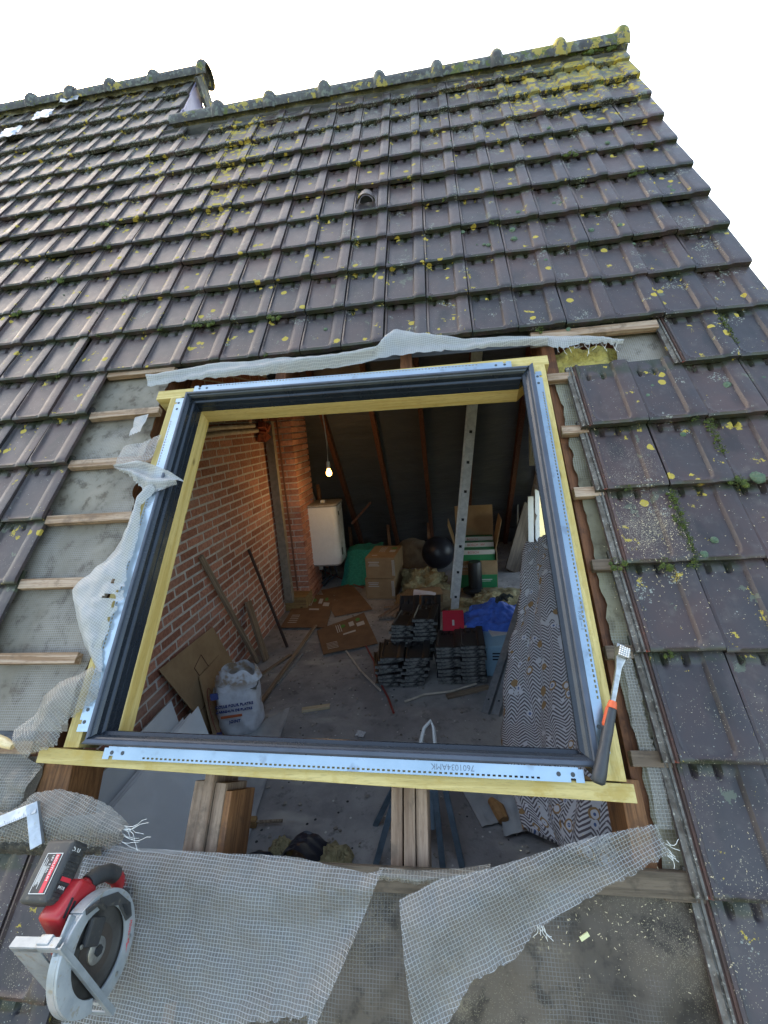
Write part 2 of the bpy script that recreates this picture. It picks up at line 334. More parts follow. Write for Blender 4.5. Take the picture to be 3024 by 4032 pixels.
def film(name, tint=(.36, .385, .40), a0=.20, a1=.80, dirt=(.13, .11, .085), dirtamt=1.0, cell=.0078):
    k = NT(name); uv = k.uv(); s = k.sep(uv); rc = k.roofco()
    wv = k.noise(uv, 6, 2); of = k.math('MULTIPLY', wv.outputs[0], .008)
    gx = k.math('FRACT', k.math('MULTIPLY', k.math('ADD', s[0], of), 1 / cell)); gy = k.math('FRACT', k.math('MULTIPLY', k.math('ADD', s[1], of), 1 / cell))
    gl = k.math('MAXIMUM', k.math('LESS_THAN', gx, .14), k.math('LESS_THAN', gy, .14))
    d = k.step(k.noise(uv, 4.5, 5, .65).outputs[0], .42, .68); fine = k.noise(uv, 60, 4, .7)
    col = k.mix(k.math('MULTIPLY', k.math('ADD', k.math('MULTIPLY', d, .7), k.math('MULTIPLY', fine.outputs[0], .35)), dirtamt), tint, dirt)
    col = k.mix(k.math('MULTIPLY', gl, .8), col, tuple(min(1, x * 1.1) for x in tint))
    al = k.math('MAXIMUM', k.math('MULTIPLY', gl, a1), k.math('MULTIPLY_ADD', k.math('ADD', d, fine.outputs[0]), .22, a0), clamp=True)
    k.fin(col, .42, 0, k.bump(gl, .4, .0006, k.bump(k.noise(uv, 18, 4).outputs[0], .35, .004)), .5)
    tr = k.new('ShaderNodeBsdfTransparent'); tl = k.new('ShaderNodeBsdfTranslucent'); k.set(tl.inputs[0], col)
    m1 = k.new('ShaderNodeMixShader'); m1.inputs[0].default_value = .25; k.t.links.new(k.p.outputs[0], m1.inputs[1]); k.t.links.new(tl.outputs[0], m1.inputs[2])
    m2 = k.new('ShaderNodeMixShader'); k.set(m2.inputs[0], al); k.t.links.new(tr.outputs[0], m2.inputs[1]); k.t.links.new(m1.outputs[0], m2.inputs[2])
    k.t.links.new(m2.outputs[0], k.out.inputs['Surface']); return k.m
M_FILM = film('gridded_plastic_film'); M_FILMW = film('white_gridded_film', (.42, .45, .47), .55, .9, dirtamt=.35)
M_FILMD = film('dusty_gridded_film', (.30, .30, .28), .36, .85, (.12, .10, .075), 1.0)
M_WOOL = pm('yellow_mineral_wool', (0.364, 0.308, 0.084), (0.238, 0.189, 0.049), 14, rough=.95, bump=.9, bd=.01, fine=90)
M_MOSS = pm('moss_green', (0.063, 0.090, 0.013), (0.027, 0.045, 0.009), 60, rough=.95, bump=.8, c3=(.15, .15, .03))
M_CUSH = pm('grey_green_cushion_moss', (.06, .11, .07), (.10, .14, .09), 80, rough=.95, bump=.8)
M_MORT = pm('ridge_bedding_mortar', (0.140, 0.140, 0.119), (0.084, 0.091, 0.063), 16, rough=.95, bump=.8, c3=(.30, .26, .07), bd=.005)
def ridge_material():
    k = NT('ridge_clay'); p = k.pos(); x = k.sep(p)[0]
    n = k.noise(p, 12, 5, .65); n2 = k.noise(p, 30, 4)
    col = k.mix(k.step(n.outputs[0], .35, .65), (.075, .08, .08), (.042, .042, .046))
    col = k.mix(k.math('MULTIPLY', k.step(n2.outputs[0], .5, .65), .6), col, (.17, .20, .17))
    hot = k.step(x, -.7, .4)
    ym = k.math('GREATER_THAN', k.math('ADD', k.noise(p, 9, 5, .7).outputs[0], k.math('MULTIPLY', hot, .07)), .59)
    col = k.mix(k.math('MULTIPLY', ym, .9), col, (.28, .23, .05))
    gm = k.math('GREATER_THAN', k.math('ADD', k.noise(p, 7, 5, .7).outputs[0], k.math('MULTIPLY', hot, .10)), .62)
    col = k.mix(k.math('MULTIPLY', gm, .8), col, (.07, .095, .02))
    return k.fin(col, .75, 0, k.bump(n2.outputs[0], .6, .005), .4)
M_RIDGE = ridge_material()
# ---------------------------------------------------------------- roof tiles
def ss(a, b, x):
    t = min(1, max(0, (x - a) / (b - a))); return t * t * (3 - 2 * t)
def tile_h(x, y, seed=0, vent=False):
    w = CW - .0045; f = x / w
    h = -.026 * (y / G)
    if f < 0:
        h += -.010 + .005 * (1 if int(-x / .006) % 2 == 0 else 0); return h
    h += .0078 * ss(.700, .785, f) * (.6 + .4 * ss(.0, .022, y)) - .001 * ss(.96, 1, f)
    dx = max(x - .715 * w, .045 * w - x); dy = .011 - y; r = .036 if x < .35 * w else .016
    qx, qy = dx + r, dy + r
    sd = (math.hypot(qx, qy) - r) if (qx > 0 and qy > 0) else max(dx, dy)
    h -= .0065 * (1 - ss(-.005, .001, sd))
    h += .0030 * math.exp(-((sd - .002) / .0035) ** 2)
    h -= .004 * (1 - ss(0, .006, y))
    if G - .036 < y < G + .01:
        for c in (.195, .49):
            h -= .012 * math.exp(-((f - c) / .032) ** 4) * ss(G - .036, G - .026, y)
        if .24 < f < .45: h += .005 * ss(G - .030, G - .018, y) * math.exp(-((f - .34) / .095) ** 6)
        if .53 < f < .70: h += .004 * ss(G - .030, G - .018, y)
    return h
def tile_mesh(name, kind, seed):
    rr = random.Random(seed); w = CW - .0045
    fx = [0, .015, .04, .065, .10, .15, .17, .2, .225, .25, .3, .38, .44, .465, .49, .52, .55, .6, .66, .69, .71, .73, .75, .78, .85, .93, .975, 1.0]
    xs = [f * w for f in fx]
    if kind == 'edge': xs = [-.036, -.030, -.0241, -.0239, -.0181, -.0179, -.0121, -.0119, -.0061, -.0059, -.001] + xs
    ys = [0, .003, .008, .014, .021, .03, .045, .07, .11, .16, .2, G - .045, G - .036, G - .031, G - .026, G - .018, G - .01, G - .001, G + .015, G + .055]
    tx, ty = rr.uniform(-.0012, .0012), rr.uniform(-.001, .001); chip = rr.random() < .5; cx = rr.choice([0, w])
    vs = []
    for y in ys:
        for x in xs:
            z = tile_h(x, y) + tx * (x / w - .5) + ty * (y / G) + .0006 * mnoise.noise(Vector((x * 30, y * 30, seed * 7.1)))
            X = x
            if kind == 'verge' and x > .9 * w: X = x + (x - .9 * w) / (.1 * w) * .028; z -= .001
            vs.append(Vector((X, y, z)))
    nx, ny = len(xs), len(ys)
    fs = [(j * nx + i, j * nx + i + 1, (j + 1) * nx + i + 1, (j + 1) * nx + i) for j in range(ny - 1) for i in range(nx - 1)]
    mi = [0] * len(fs)
    if kind == 'edge':
        mi = [(2 if 6 <= i <= 9 else 1) if i < 10 else 0 for j in range(ny - 1) for i in range(nx - 1)]
    ring = [i for i in range(nx)] + [j * nx + nx - 1 for j in range(1, ny)] + [(ny - 1) * nx + i for i in range(nx - 2, -1, -1)] + [j * nx for j in range(ny - 2, 0, -1)]
    b = len(vs)
    for q in ring:
        p = vs[q]; d = .024 if p.y < .001 else .013
        if kind == 'verge' and p.x > w: d = .06
        if p.y < .001: zz = min(p.z, .004) - d + .003 * rr.random(); vs.append(Vector((p.x + (.0 if 0 < p.x < w else 0), p.y + .001, zz)))
        else: vs.append(Vector((p.x, p.y, p.z - d)))
    n = len(ring)
    for k_ in range(n):
        a, c = ring[k_], ring[(k_ + 1) % n]; fs.append((a, b + k_, b + (k_ + 1) % n, c)); mi.append(0)
    if kind == 'vent': pass
    me = bpy.data.meshes.new(name); me.from_pydata(vs, [], fs)
    for q in (M_TILE, M_LOCK, M_LOCKR): me.materials.append(q)
    me.polygons.foreach_set('material_index', mi); me.polygons.foreach_set('use_smooth', [True] * len(fs)); me.set_sharp_from_angle(angle=rad(42))
    me.update(); return me
T_N = [tile_mesh('roof_tile', 'n', i) for i in range(7)]
T_E = [tile_mesh('roof_tile', 'edge', 20 + i) for i in range(3)]
T_V = [tile_mesh('roof_tile', 'verge', 30 + i) for i in range(3)]
main_roof = thing('main_roof', 'steep brown tiled roof slope with a window opening cut through it', 'roof', RF @ Matrix.Translation((-1.0, 0, 0)))
next_roof = thing('neighbouring_roof', 'higher brown tiled roof continuing to the left beyond the clad step', 'roof', RF @ Matrix.Translation((-3.5, 0, 0)))
def put_tile(cx, row, lst, parent, lift=0, rz=None):
    me = R.choice(lst)
    sag = -.004 * math.sin(row * 1.3 + cx * .5)
    rz0 = R.gauss(0, .006) if rz is None else rz
    o = inst('roof_tile', me, parent, cx * CW + R.gauss(0, .0007), row * G + R.gauss(0, .0014), lift + R.uniform(-.002, .002) + sag, rz0, R.gauss(0, .006), R.gauss(0, .009))
    return o
for row in range(0, 10):
    for cx in range(-13, 3):
        if row >= 9 and cx == -13: continue
        if (cx, row) == (-6, 4): continue
        rz = -.03 if (cx, row) == (-12, 0) else (-.035 if (cx, row) == (-13, 0) else None)
        put_tile(cx, row, T_V if cx == 2 else T_N, main_roof, rz=rz)
for row in range(-9, 0):
    for cx in range(-1, 3):
        if row == -1 and cx < 1: continue
        edge = (cx == -1) or (row == -1 and cx == 1)
        put_tile(cx, row, T_E if edge else (T_V if cx == 2 else T_N), main_roof)
for row in range(-5, 0): put_tile(-13, row, T_N, main_roof)
for row in (-8, -9):
    for cx in (-13, -12, -11, -10): put_tile(cx, row, T_N, main_roof, lift=-.004)
for row in range(-6, 13):
    n = {True: 5, False: 0}[row < 0] or (4 + row * 0.8)
    for i in range(int(n) + (1 if row > 8 else 0)):
        if row > 9 and i == 0: continue
        put_tile(-14 - i, row, T_V if (row > 9 and i == 1) else T_N, next_roof)

# vent tile with hood
o = put_tile(-6, 4, T_N, main_roof); o.name = 'vent_tile'; o.parent = main_roof
vb = MB(); 
def hood(s, t):
    a = math.pi * s; y = 4 * G + .075 + t * .10; r = .046 * (1 - .55 * t * t)
    return (-5.65 * CW + r * math.cos(a) * 1.0, y, -.012 + (r * .95) * math.sin(a) + .004 * (1 - t))
vb.grid(hood, 13, 9); vb.build('vent_hood', M_TILE, main_roof, RF, smooth=True, thick=.006)
vb = MB(); vb.grid(lambda s, t: (-5.65 * CW + .036 * math.cos(math.pi * s) * t, 4 * G + .088, -.012 + .036 * math.sin(math.pi * s) * t), 12, 3)
vb.build('vent_opening', M_SEAL, main_roof, RF)
# ridge
def ridge_run(us, vr, parent, hh):
    for a, b in zip(us[:-1], us[1:]):
        L = b - a; ca = roof(a, vr, 0); m = MB(); rr_ = .074
        def cap(s, t, r0=rr_):
            an = math.pi * (s * 1.16 - .08); r = r0 * (1 - .06 * t)
            return (a + L * (1 - t) , r * math.cos(an), r * .95 * math.sin(an))
        m.grid(cap, 17, 7)
        fr = Matrix.Translation((0, ca.y, ca.z + hh + R.uniform(-.003, .003)))
        o = m.build('ridge_tile', M_RIDGE, parent, fr, smooth=True, thick=.012)
        m = MB()
        def collar(s, t):
            an = math.pi * (s * 1.2 - .1); r = rr_ + .010 + .030 * math.sin(math.pi * min(1, max(0, t))) ** .6
            return (b - .045 + .085 * t, r * math.cos(an), r * math.sin(an))
        m.grid(collar, 19, 9); m.build('collar', M_RIDGE, o, fr, smooth=True, thick=.008)
US = [-2.60, -2.221, -1.825, -1.421, -1.023, -.625, -.224, .186, .576]
ridge_run(US, 2.60, main_roof, -.035)
ridge_run([-4.98, -4.56, -4.144, -3.762, -3.383, -2.981, -2.54], 3.47, next_roof, -.035)
def bedding(u0, u1, v0, parent, seed, name='ridge_mortar'):
    m = MB()
    def f(s, t):
        u = u0 + (u1 - u0) * s; bump = .018 * mnoise.noise(Vector((u * 13, t * 3, seed))) + .012 * mnoise.noise(Vector((u * 40, t * 8, seed)))
        return (u, v0 - .012 + .02 * mnoise.noise(Vector((u * 9, 0, seed))) + t * .10, -.012 + .034 * ss(0, .35, t) + bump)
    m.grid(f, int((u1 - u0) / .018), 8); m.build(name, M_MORT, parent, RF, smooth=True, ang=80)
bedding(-2.5, .60, 2.525, main_roof, 1); bedding(-4.9, -2.60, 3.40, next_roof, 2)
# back slopes of the ridge (seen edge-on at verge and from aside) and step gable of the neighbouring roof
def apex(v): p = roof(0, v, 0); return p.y, p.z
ay, az = apex(2.60); by, bz = apex(3.47)
bs = MB(); d = Vector((0, math.cos(PITCH), -math.sin(PITCH)))
def slab(m, x0, x1, p, L, off, th, mi=0):
    n = Vector((0, math.sin(PITCH), math.cos(PITCH))); p = Vector((0, p[0], p[1])) + n * off
    vs = [Vector((x, 0, 0)) + p + d * s + n * k for k in (-th, 0) for (x, s) in ((x0, 0), (x1, 0), (x1, L), (x0, L))]
    m.hexa(vs[:4], vs[4:], mi)
slab(bs, -2.6, .62, (ay, az), 6.2, -.02, .03); bs.build('back_slope_tiling', M_TILE, main_roof)
bs = MB(); slab(bs, -6, -2.66, (by, bz), 7.2, -.02, .03); bs.build('back_slope_tiling', M_TILE, next_roof)
XS = -2.62
def step_panel(y0, y1, k):
    # vertical slate panel of the step: bounded by the front slope, the ridge and the back slope
    def top(y): return (az + (y - ay) * math.tan(PITCH)) if y <= by else (bz - (y - by) * math.tan(PITCH))
    n = 6; up = [(y0 + (y1 - y0) * i / n) for i in range(n + 1)]; lo = az + .03
    poly = [(y, max(lo, min(top(y) - .03, bz + 1))) for y in up] + [(y, max(lo - .001, lo if y <= ay * 2 else lo)) for y in reversed(up)]
    x = XS + .012 * k
    m = MB(); vs = [Vector((x, p[0], p[1])) for p in poly] + [Vector((x + .012, p[0], p[1])) for p in poly]; nn = len(poly)
    m.add(vs, [tuple(range(nn)), tuple(range(nn, 2 * nn))[::-1]] + [(i, (i + 1) % nn, nn + (i + 1) % nn, nn + i) for i in range(nn)])
    m.build('slate_panel', M_LAV, next_roof)
step_panel(ay + .04, ay + .20, 0); step_panel(ay + .19, ay + .36, 1); step_panel(ay + .37, by + .02, 0); step_panel(by + .05, by + .30, 1); step_panel(by + .29, by + .58, 0)
sg = MB(); sg.box((XS - .04, by, az + .1), (.05, 1.0, .6)); 
m = MB(); m.add([Vector((XS - .02, ay - .05, az - .2)), Vector((XS - .02, 2 * by - ay + .05, az - .2)), Vector((XS - .02, by, bz - .04))] + [Vector((XS - .05, ay - .05, az - .2)), Vector((XS - .05, 2 * by - ay + .05, az - .2)), Vector((XS - .05, by, bz - .04))], [(0, 1, 2), (5, 4, 3), (0, 3, 4, 1), (1, 4, 5, 2), (2, 5, 3, 0)])
m.build('step_gable', M_RED, next_roof)
m = MB(); n_ = Vector((0, math.sin(PITCH), math.cos(PITCH)))
vs = []
for s_ in (0.0, .95):
    for k_ in (-.16, .02):
        for x_ in (XS + .03, XS + .055): vs.append(Vector((x_, by, bz)) + d * s_ + n_ * k_)
m.add(vs, [(0, 1, 3, 2), (4, 6, 7, 5), (0, 4, 5, 1), (2, 3, 7, 6), (0, 2, 6, 4), (1, 5, 7, 3)]); m.build('verge_board', M_RIDGE, next_roof)
m = MB()
for i, (uu, vv) in enumerate(((-3.83, 3.30), (-3.99, 3.05), (-4.19, 2.80), (-4.36, 2.55), (-4.55, 2.33))):
    m = MB(); m.grid(lambda s, t: (uu + .17 * s, vv + .15 * t, .035 + .014 * mnoise.noise(Vector((s * 4 + i, t * 4, 0)))), 8, 8); m.build('flashing_sheet', M_TIN, next_roof, RF, smooth=True, thick=.003)
# ---------------------------------------------------------------- battens, rafters, underlay
def batten(u0, u1, v, parent=main_roof, h=-.045, wv=.036, th=.026, mat=None):
    m = MB(); n = max(2, int((u1 - u0) / .1)); 
    for k_ in range(1): m.box(((u0 + u1) / 2, v, h), (u1 - u0, wv, th), jit=.0015)
    return m.build('batten', mat or M_OLDWOOD, parent, RF, bevel=.002)
M_DIRTW2 = wood('grimy_batten_end', (.17, .13, .095), (.10, .075, .055), 'x', .85, dark=(.04, .03, .025), bump=.8)
for i, (r_, e_) in enumerate(((0, -1.94), (-1, -1.95), (-2, -1.88), (-3, -1.92), (-4, -1.90), (-5, -1.95), (-6, -2.0))):
    batten(-2.285, e_, r_ * G + .004 - (.0 if r_ else .01), h=-.034)
for r_ in range(-9, -1): batten(-.300 + .02 * R.random(), -.196, r_ * G + .008, h=-.046 if r_ > -7 else -.05, mat=M_OLDWOOD if r_ > -4 else M_DIRTW2)
batten(-.335, .16, -.030, h=-.034, wv=.04); batten(-.30, -.196, -G + .008, h=-.046)
M_DIRTW = wood('dirty_batten_wood', (0.120, 0.094, 0.068), (0.068, 0.053, 0.038), 'x', .85, dark=(.03, .025, .02), bump=.8)
batten(-.60, -.22, -1.825, h=-.040, wv=.05, mat=M_DIRTW); batten(-1.75, -.6, -1.845, h=-.043, wv=.05, mat=M_DIRTW)
def rafter(u, v0, v1, wd=.045, h0=-.078, dp=.16, top=M_RAFTER, name='rafter'):
    m = MB(); m.box((u, (v0 + v1) / 2, h0 - dp / 2), (wd, v1 - v0, dp), jit=.001)
    return m.build(name, top, main_roof, RF, bevel=.003)
rafter(-2.035, -3.0, 2.45, .07); rafter(-.262, -3.0, 2.45, .05)
for u_ in (-1.437, -.862): rafter(u_, -.09, 2.45, .05)
rafter(.28, -3.0, 2.45, .06)
for uc in (-1.437, -.862):
    for k_, (du, v1, dp, h0, mt) in enumerate(((-.033, -1.652, .15, -.078, M_RAFTERTOP), (0, -1.630, .17, -.070, M_RAFTERTOP), (.033, -1.655, .15, -.078, M_RAFTERTOP))):
        m = MB(); m.box((uc + du, (v1 - 2.9) / 2, h0 - dp / 2), (.031 if k_ != 1 else .029, 2.9 + v1, dp), jit=.001)
        m.build('cut_rafter', [mt], main_roof, RF, bevel=.003)
M_SIDEW = wood('sawn_brown_wood', (0.225, 0.105, 0.045), (0.120, 0.053, 0.022), 'y', .7, dark=(.09, .045, .025), bump=.5)
m = MB(); m.box((-1.385, -2.25, -.17), (.03, 1.15, .17)); m.build('rafter_sister', M_SIDEW, main_roof, RF, bevel=.002)
m = MB(); m.box((-1.935, -1.68, -.14), (.12, .16, .15), Matrix.Rotation(.1, 3, 'Z'), jit=.004); m.build('packing_block', M_SIDEW, main_roof, RF, bevel=.003)
m = MB(); m.box((-.300, -1.72, -.13), (.05, .20, .15)); m.build('packing_block', M_SIDEW, main_roof, RF, bevel=.003)
def sheet(name, mat, parent, u0, u1, v0, v1, h, amp=.006, fr=7, seed=0, kind=None, edge=None, thick=.002):
    m = MB(); nu = max(3, int(abs(u1 - u0) / .02)); nv = max(3, int(abs(v1 - v0) / .02))
    def f(s, t):
        v = v0 + (v1 - v0) * t; a, b = edge(v) if edge else (u0, u1); u = a + (b - a) * s
        z = h + amp * (mnoise.noise(Vector((u * fr, v * fr, seed))) + .5 * mnoise.noise(Vector((u * fr * 3, v * fr * 3, seed + 5)))) - .006 * (.5 + .5 * math.cos(2 * math.pi * v / G))
        return (u, v, z)
    m.grid(f, nu, nv); return m.build(name, mat, parent, RF, smooth=True, ang=80, thick=thick, kind=kind)
rag = lambda v: .009 * mnoise.noise(Vector((5, v * 75, 3))) + .018 * mnoise.noise(Vector((0, v * 22, 3))) + .02 * mnoise.noise(Vector((0, v * 6, 9)))
sheet('underlay', M_FELT, main_roof, -3.0, -1.96, -1.53, .06, -.058, .007, 6, 1, edge=lambda v: (-3.0, -1.985 + rag(v) + .045 * ss(-.5, -.9, v)))
sheet('underlay', M_FELT, next_roof, -6.2, -2.99, -1.9, 3.4, -.066, .004)
sheet('underlay', M_FELT, main_roof, -2.99, .6, .062, 2.5, -.066, .004)
sheet('underlay', M_FELTY, main_roof, -.27, .6, -1.80, -.245, -.060, .008, 8, 4, edge=lambda v: (-.262 + .6 * rag(v), .6))
sheet('underlay', M_FELT, main_roof, -.33, .6, -.045, .07, -.066, .003)
sheet('underlay', M_FELT, main_roof, -.03, .6, -.243, -.046, -.066, .004, edge=lambda v: (.0 + 1.2 * rag(v * 1.6), .6))
sheet('underlay', M_FELTD, main_roof, -3.0, .6, -3.0, -1.835, -.058, .017, 8, 6)
sheet('underlay', M_FELTD, main_roof, -3.0, -1.95, -1.834, -1.60, -.056, .010, 7, 8, edge=lambda v: (-3.0, -1.97 + rag(v)))
# boards and debris under the saw
m = MB(); m.grid(lambda s, t: (-.22 + .5 * s * .1, 0, 0), 2, 2)
M_DIRT = pm('mossy_mortar_debris', (0.084, 0.077, 0.056), (0.035, 0.032, 0.025), 30, rough=.95, bump=.9, c3=(.24, .22, .14), bd=.006)
m = MB()
m.grid(lambda s, t: (-2.15 + .48 * s, -1.835 + .045 * t, -.028 + .03 * math.sin(math.pi * t) + .014 * mnoise.noise(Vector((s * 25, t * 4, 2)))), 60, 8)
m.build('mortar_ridge', M_DIRT, main_roof, RF, smooth=True, ang=80)
# new yellow trimmer timbers ------------------------------------------------------
surround = thing('timber_surround', 'new yellow pine timbers framing the roof window opening', 'timber frame', RF @ Matrix.Translation((-1.1, -1.62, -.1)))
def quadbeam(pts, h1, h0, name, mat, parent):
    m = MB(); m.hexa([(p[0], p[1], h0) for p in pts], [(p[0], p[1], h1) for p in pts]); return m.build(name, mat, parent, RF, bevel=.0015)
quadbeam([(-1.957, -1.575), (-1.955, -1.615), (-.306, -1.668), (-.306, -1.628)], -.005, -.115, 'bottom_trimmer', M_PINE_X, surround)
quadbeam([(-1.965, -.165), (-1.965, -.213), (-.292, -.213), (-.292, -.165)], -.006, -.11, 'top_trimmer', M_PINE_X, surround)
quadbeam([(-1.893, -.214), (-1.880, -1.574), (-1.83, -1.574), (-1.84, -.214)], -.004, -.09, 'side_trimmer', M_PINE_Y, surround)
quadbeam([(-.362, -.214), (-.372, -1.622), (-.321, -1.624), (-.310, -.214)], -.004, -.09, 'side_trimmer', M_PINE_Y, surround)
# roof window frame ----------------------------------------------------------------
frame = thing('roof_window_frame', 'empty dark grey roof window frame with galvanised fixing rails and pine lining', 'window frame', RF @ Matrix.Translation((-1.1, -1.6, 0)))
OC = [Vector((-1.863, -.158, 0)), Vector((-.326, -.186, 0)), Vector((-.346, -1.633, 0)), Vector((-1.850, -1.602, 0))]   # TL TR BR BL
def inset(w_):
    out = []
    for i in range(4):
        p, a, b = OC[i], OC[i - 1], OC[(i + 1) % 4]
        d1 = (a - p).normalized(); d2 = (b - p).normalized(); out.append(p + (d1 + d2) * w_)
    return out
WS = {0: .044, 1: .031, 2: .038, 3: .046}
def member(side, prof, name, mat, parent):
    if mat is not None and name != 'pine_lining': prof = [(WS[side] + (w_ - .046) * (.075 - WS[side]) / .029 if w_ < .075 else w_, h_) for w_, h_ in prof]
    a, b = side, (side + 1) % 4; m = MB(); n = len(prof); vs = []
    for corner in (a, b):
        for w_, h_ in prof: p = inset(w_)[corner]; vs.append((p.x, p.y, h_))
    fs = [(i, (i + 1) % n, n + (i + 1) % n, n + i) for i in range(n)] + [tuple(range(n)), tuple(range(n, 2 * n))[::-1]]
    m.add(vs, fs); return m.build(name, mat, parent, RF)
NMS = ['top', 'right', 'bottom', 'left']
P_OUT = [(.046, 0), (.046, .012), (.049, .015), (.056, .015), (.058, .011), (.058, 0)]
P_IN = [(.0582, -.02), (.0582, .006), (.062, .003), (.067, -.004), (.068, -.022), (.0755, -.025), (.077, -.028), (.077, -.048), (.0785, -.052), (.0785, -.080), (.05, -.080)]
P_INR = [(.0582, -.02), (.0582, .006), (.062, .003), (.067, -.004), (.074, -.008), (.076, -.012), (.060, -.030), (.050, -.080), (.04, -.080)]
P_PINE = [(.0770, -.0805), (.0790, -.083), (.0800, -.150), (.045, -.150), (.045, -.0805)]
for sdx in range(4):
    c_ = member(sdx, P_OUT, 'outer_cladding', M_CLAD2, frame); member(sdx, P_INR if sdx == 1 else P_IN, 'inner_profile', M_CLAD, frame)
    member(sdx, P_PINE if sdx != 1 else [(a - .045, b) for a, b in P_PINE], 'pine_lining', M_LINX if sdx % 2 == 0 else M_LINY, frame)
    # galvanised rail: outline in rail coordinates (s along the side, t inwards) with real punched slots
    A, B = OC[sdx], OC[(sdx + 1) % 4]; L = (B - A).length; ex = (B - A).normalized(); ey = (inset(.05)[sdx] - A); ey = (ey - ex * ey.dot(ex)).normalized()
    s0, s1 = (.07, L - .07) if sdx in (1, 3) else (.075, L - .11)
    m = MB(); segs = []; pitch, slot = .0135, .0075; sa = s0 + .10; sb = s1 - .12
    def rect(x0, x1, y0, y1): m.add([tuple(A + ex * x + ey * y)[:2] + (.0005,) for x, y in ((x0, y0), (x1, y0), (x1, y1), (x0, y1))] + [tuple(A + ex * x + ey * y)[:2] + (.0025,) for x, y in ((x0, y0), (x1, y0), (x1, y1), (x0, y1))], [(3, 2, 1, 0), (4, 5, 6, 7), (0, 1, 5, 4), (1, 2, 6, 5), (2, 3, 7, 6), (3, 0, 4, 7)])
    WR = WS[sdx] - .002
    rect(s0 + .012, s1 - .012, .012, WR)
    rect(sa, sb, .003, .0075)
    x = sa
    while x < sb - pitch:
        rect(x, x + pitch - slot, .0075, .012); x += pitch
    rect(x, sb, .0075, .012)
    for e0, e1, sg_ in ((s0, sa, 1), (s1, sb, -1)):
        lo, hi = min(e0, e1), max(e0, e1)
        hx = e0 + sg_ * .026
        a_, b_ = sorted((hx - .006, hx + .006)); 
        rect(lo if sg_ > 0 else b_, a_ if sg_ > 0 else hi, .003, .012) if True else None
        rect(b_ if sg_ > 0 else lo, hi if sg_ > 0 else a_, .003, .012)
        rect(*sorted((e0, e0 + sg_ * .0125)), .0121, WR - .004)
    m.build('fixing_rail', M_GALV, frame, RF)
    for hx in (s0 + .026, s1 - .026, s0 + .06, s1 - .06):
        m = MB(); cc = A + ex * hx + ey * .020; m.lathe([(.0055, .0026), (.0055, .0032)], (cc.x, cc.y, 0), 12); m.build('screw_hole_shade', M_HOLE, frame, RF)  # shadow-grey disc laid on the rail as the shade of a hole
ex = (OC[3] - OC[2]).normalized(); ey = Vector((-ex.y, ex.x, 0))
M_INK = flat('grey_ink', (.10, .13, .17), .6)
p = OC[2] + ex * .34 + Vector((0, .030, 0))
text_mesh('rail_stamp', '7601034AMK', .020, M_INK, frame, RF @ Matrix.Translation((p.x, p.y, .0028)) @ Matrix.Rotation(rad(180 - 1.2), 4, 'Z'), .0002)
text_mesh('rail_stamp', 'KG8 — 1', .014, M_INK, frame, RF @ Matrix.Translation((-.362, -1.20, .0028)) @ Matrix.Rotation(rad(-90), 4, 'Z'), .0002)
text_mesh('rail_stamp', 'KG8', .012, M_INK, frame, RF @ Matrix.Translation((-1.835, -.70, .0028)) @ Matrix.Rotation(rad(-90), 4, 'Z'), .0002)
# insulation seen above the right corner
m = MB()
m.grid(lambda s, t: (-.245 + .27 * s, -.25 + .20 * t, -.085 + .03 * mnoise.noise(Vector((s * 5, t * 4, 1))) + .015 * mnoise.noise(Vector((s * 17, t * 14, 4))) + .02 * math.sin(3.1 * s) - .03 * t), 28, 20)
tag(m.build('insulation_batt', M_WOOL, None, RF, smooth=True, ang=80, thick=.03), 'yellow mineral wool showing through torn underlay above the right window corner', 'insulation')
# ---------------------------------------------------------------- torn plastic film
def resample(pl, n):
    pl = [Vector((*p, 0)) if len(p) == 2 else Vector(p) for p in pl]
    d = [0]
    for a, b in zip(pl[:-1], pl[1:]): d.append(d[-1] + (b - a).length)
    out = []
    for i in range(n):
        t = d[-1] * i / (n - 1); j = 0
        while j < len(pl) - 2 and d[j + 1] < t: j += 1
        k = (t - d[j]) / max(1e-9, d[j + 1] - d[j]); out.append(pl[j].lerp(pl[j + 1], k))
    return out
def film_sheet(name, label, top, bot, hf, mat, nu=60, nv=24, seed=0, amp=.006, rag_=.004, rot=0, cat='plastic sheet', uvk=1, holes=None, group=None, ragt=0, thick=.0006):
    A, B = resample(top, nu), resample(bot, nu)
    rr = random.Random(seed); jb = [rr.uniform(-1, 1) * rag_ for _ in range(nu)]; jt = [rr.uniform(-1, 1) * ragt for _ in range(nu)]
    m = MB(); vs = []; uv = []
    c, s_ = math.cos(rot), math.sin(rot)
    for j in range(nv):
        t = j / (nv - 1)
        for i in range(nu):
            a, b = A[i], B[i]; e = (b - a).normalized() if (b - a).length > 1e-6 else Vector((0, -1, 0))
            p = (a + e * jt[i]).lerp(b + e * jb[i], t); s = i / (nu - 1)
            z = p.z + hf(s, t) + amp * (mnoise.noise(Vector((p.x * 9, p.y * 9, seed))) + .5 * mnoise.noise(Vector((p.x * 27, p.y * 27, seed + 3)))) + amp * .8 * (abs(mnoise.noise(Vector((p.x * 11 + p.y * 5, p.y * 14, seed + 8)))) ** .6 - .45)
            vs.append((p.x, p.y, z)); uv.append(((p.x * c - p.y * s_) * uvk, (p.x * s_ + p.y * c) * uvk))
    fs = []
    for j in range(nv - 1):
        for i in range(nu - 1):
            if holes and holes((i + .5) / (nu - 1), (j + .5) / (nv - 1)): continue
            fs.append((j * nu + i, j * nu + i + 1, (j + 1) * nu + i + 1, (j + 1) * nu + i))
    m.add(vs, fs, 0, uv); o = m.build(name, mat, None, RF, smooth=True, ang=80)
    return tag(o, label, cat, group)
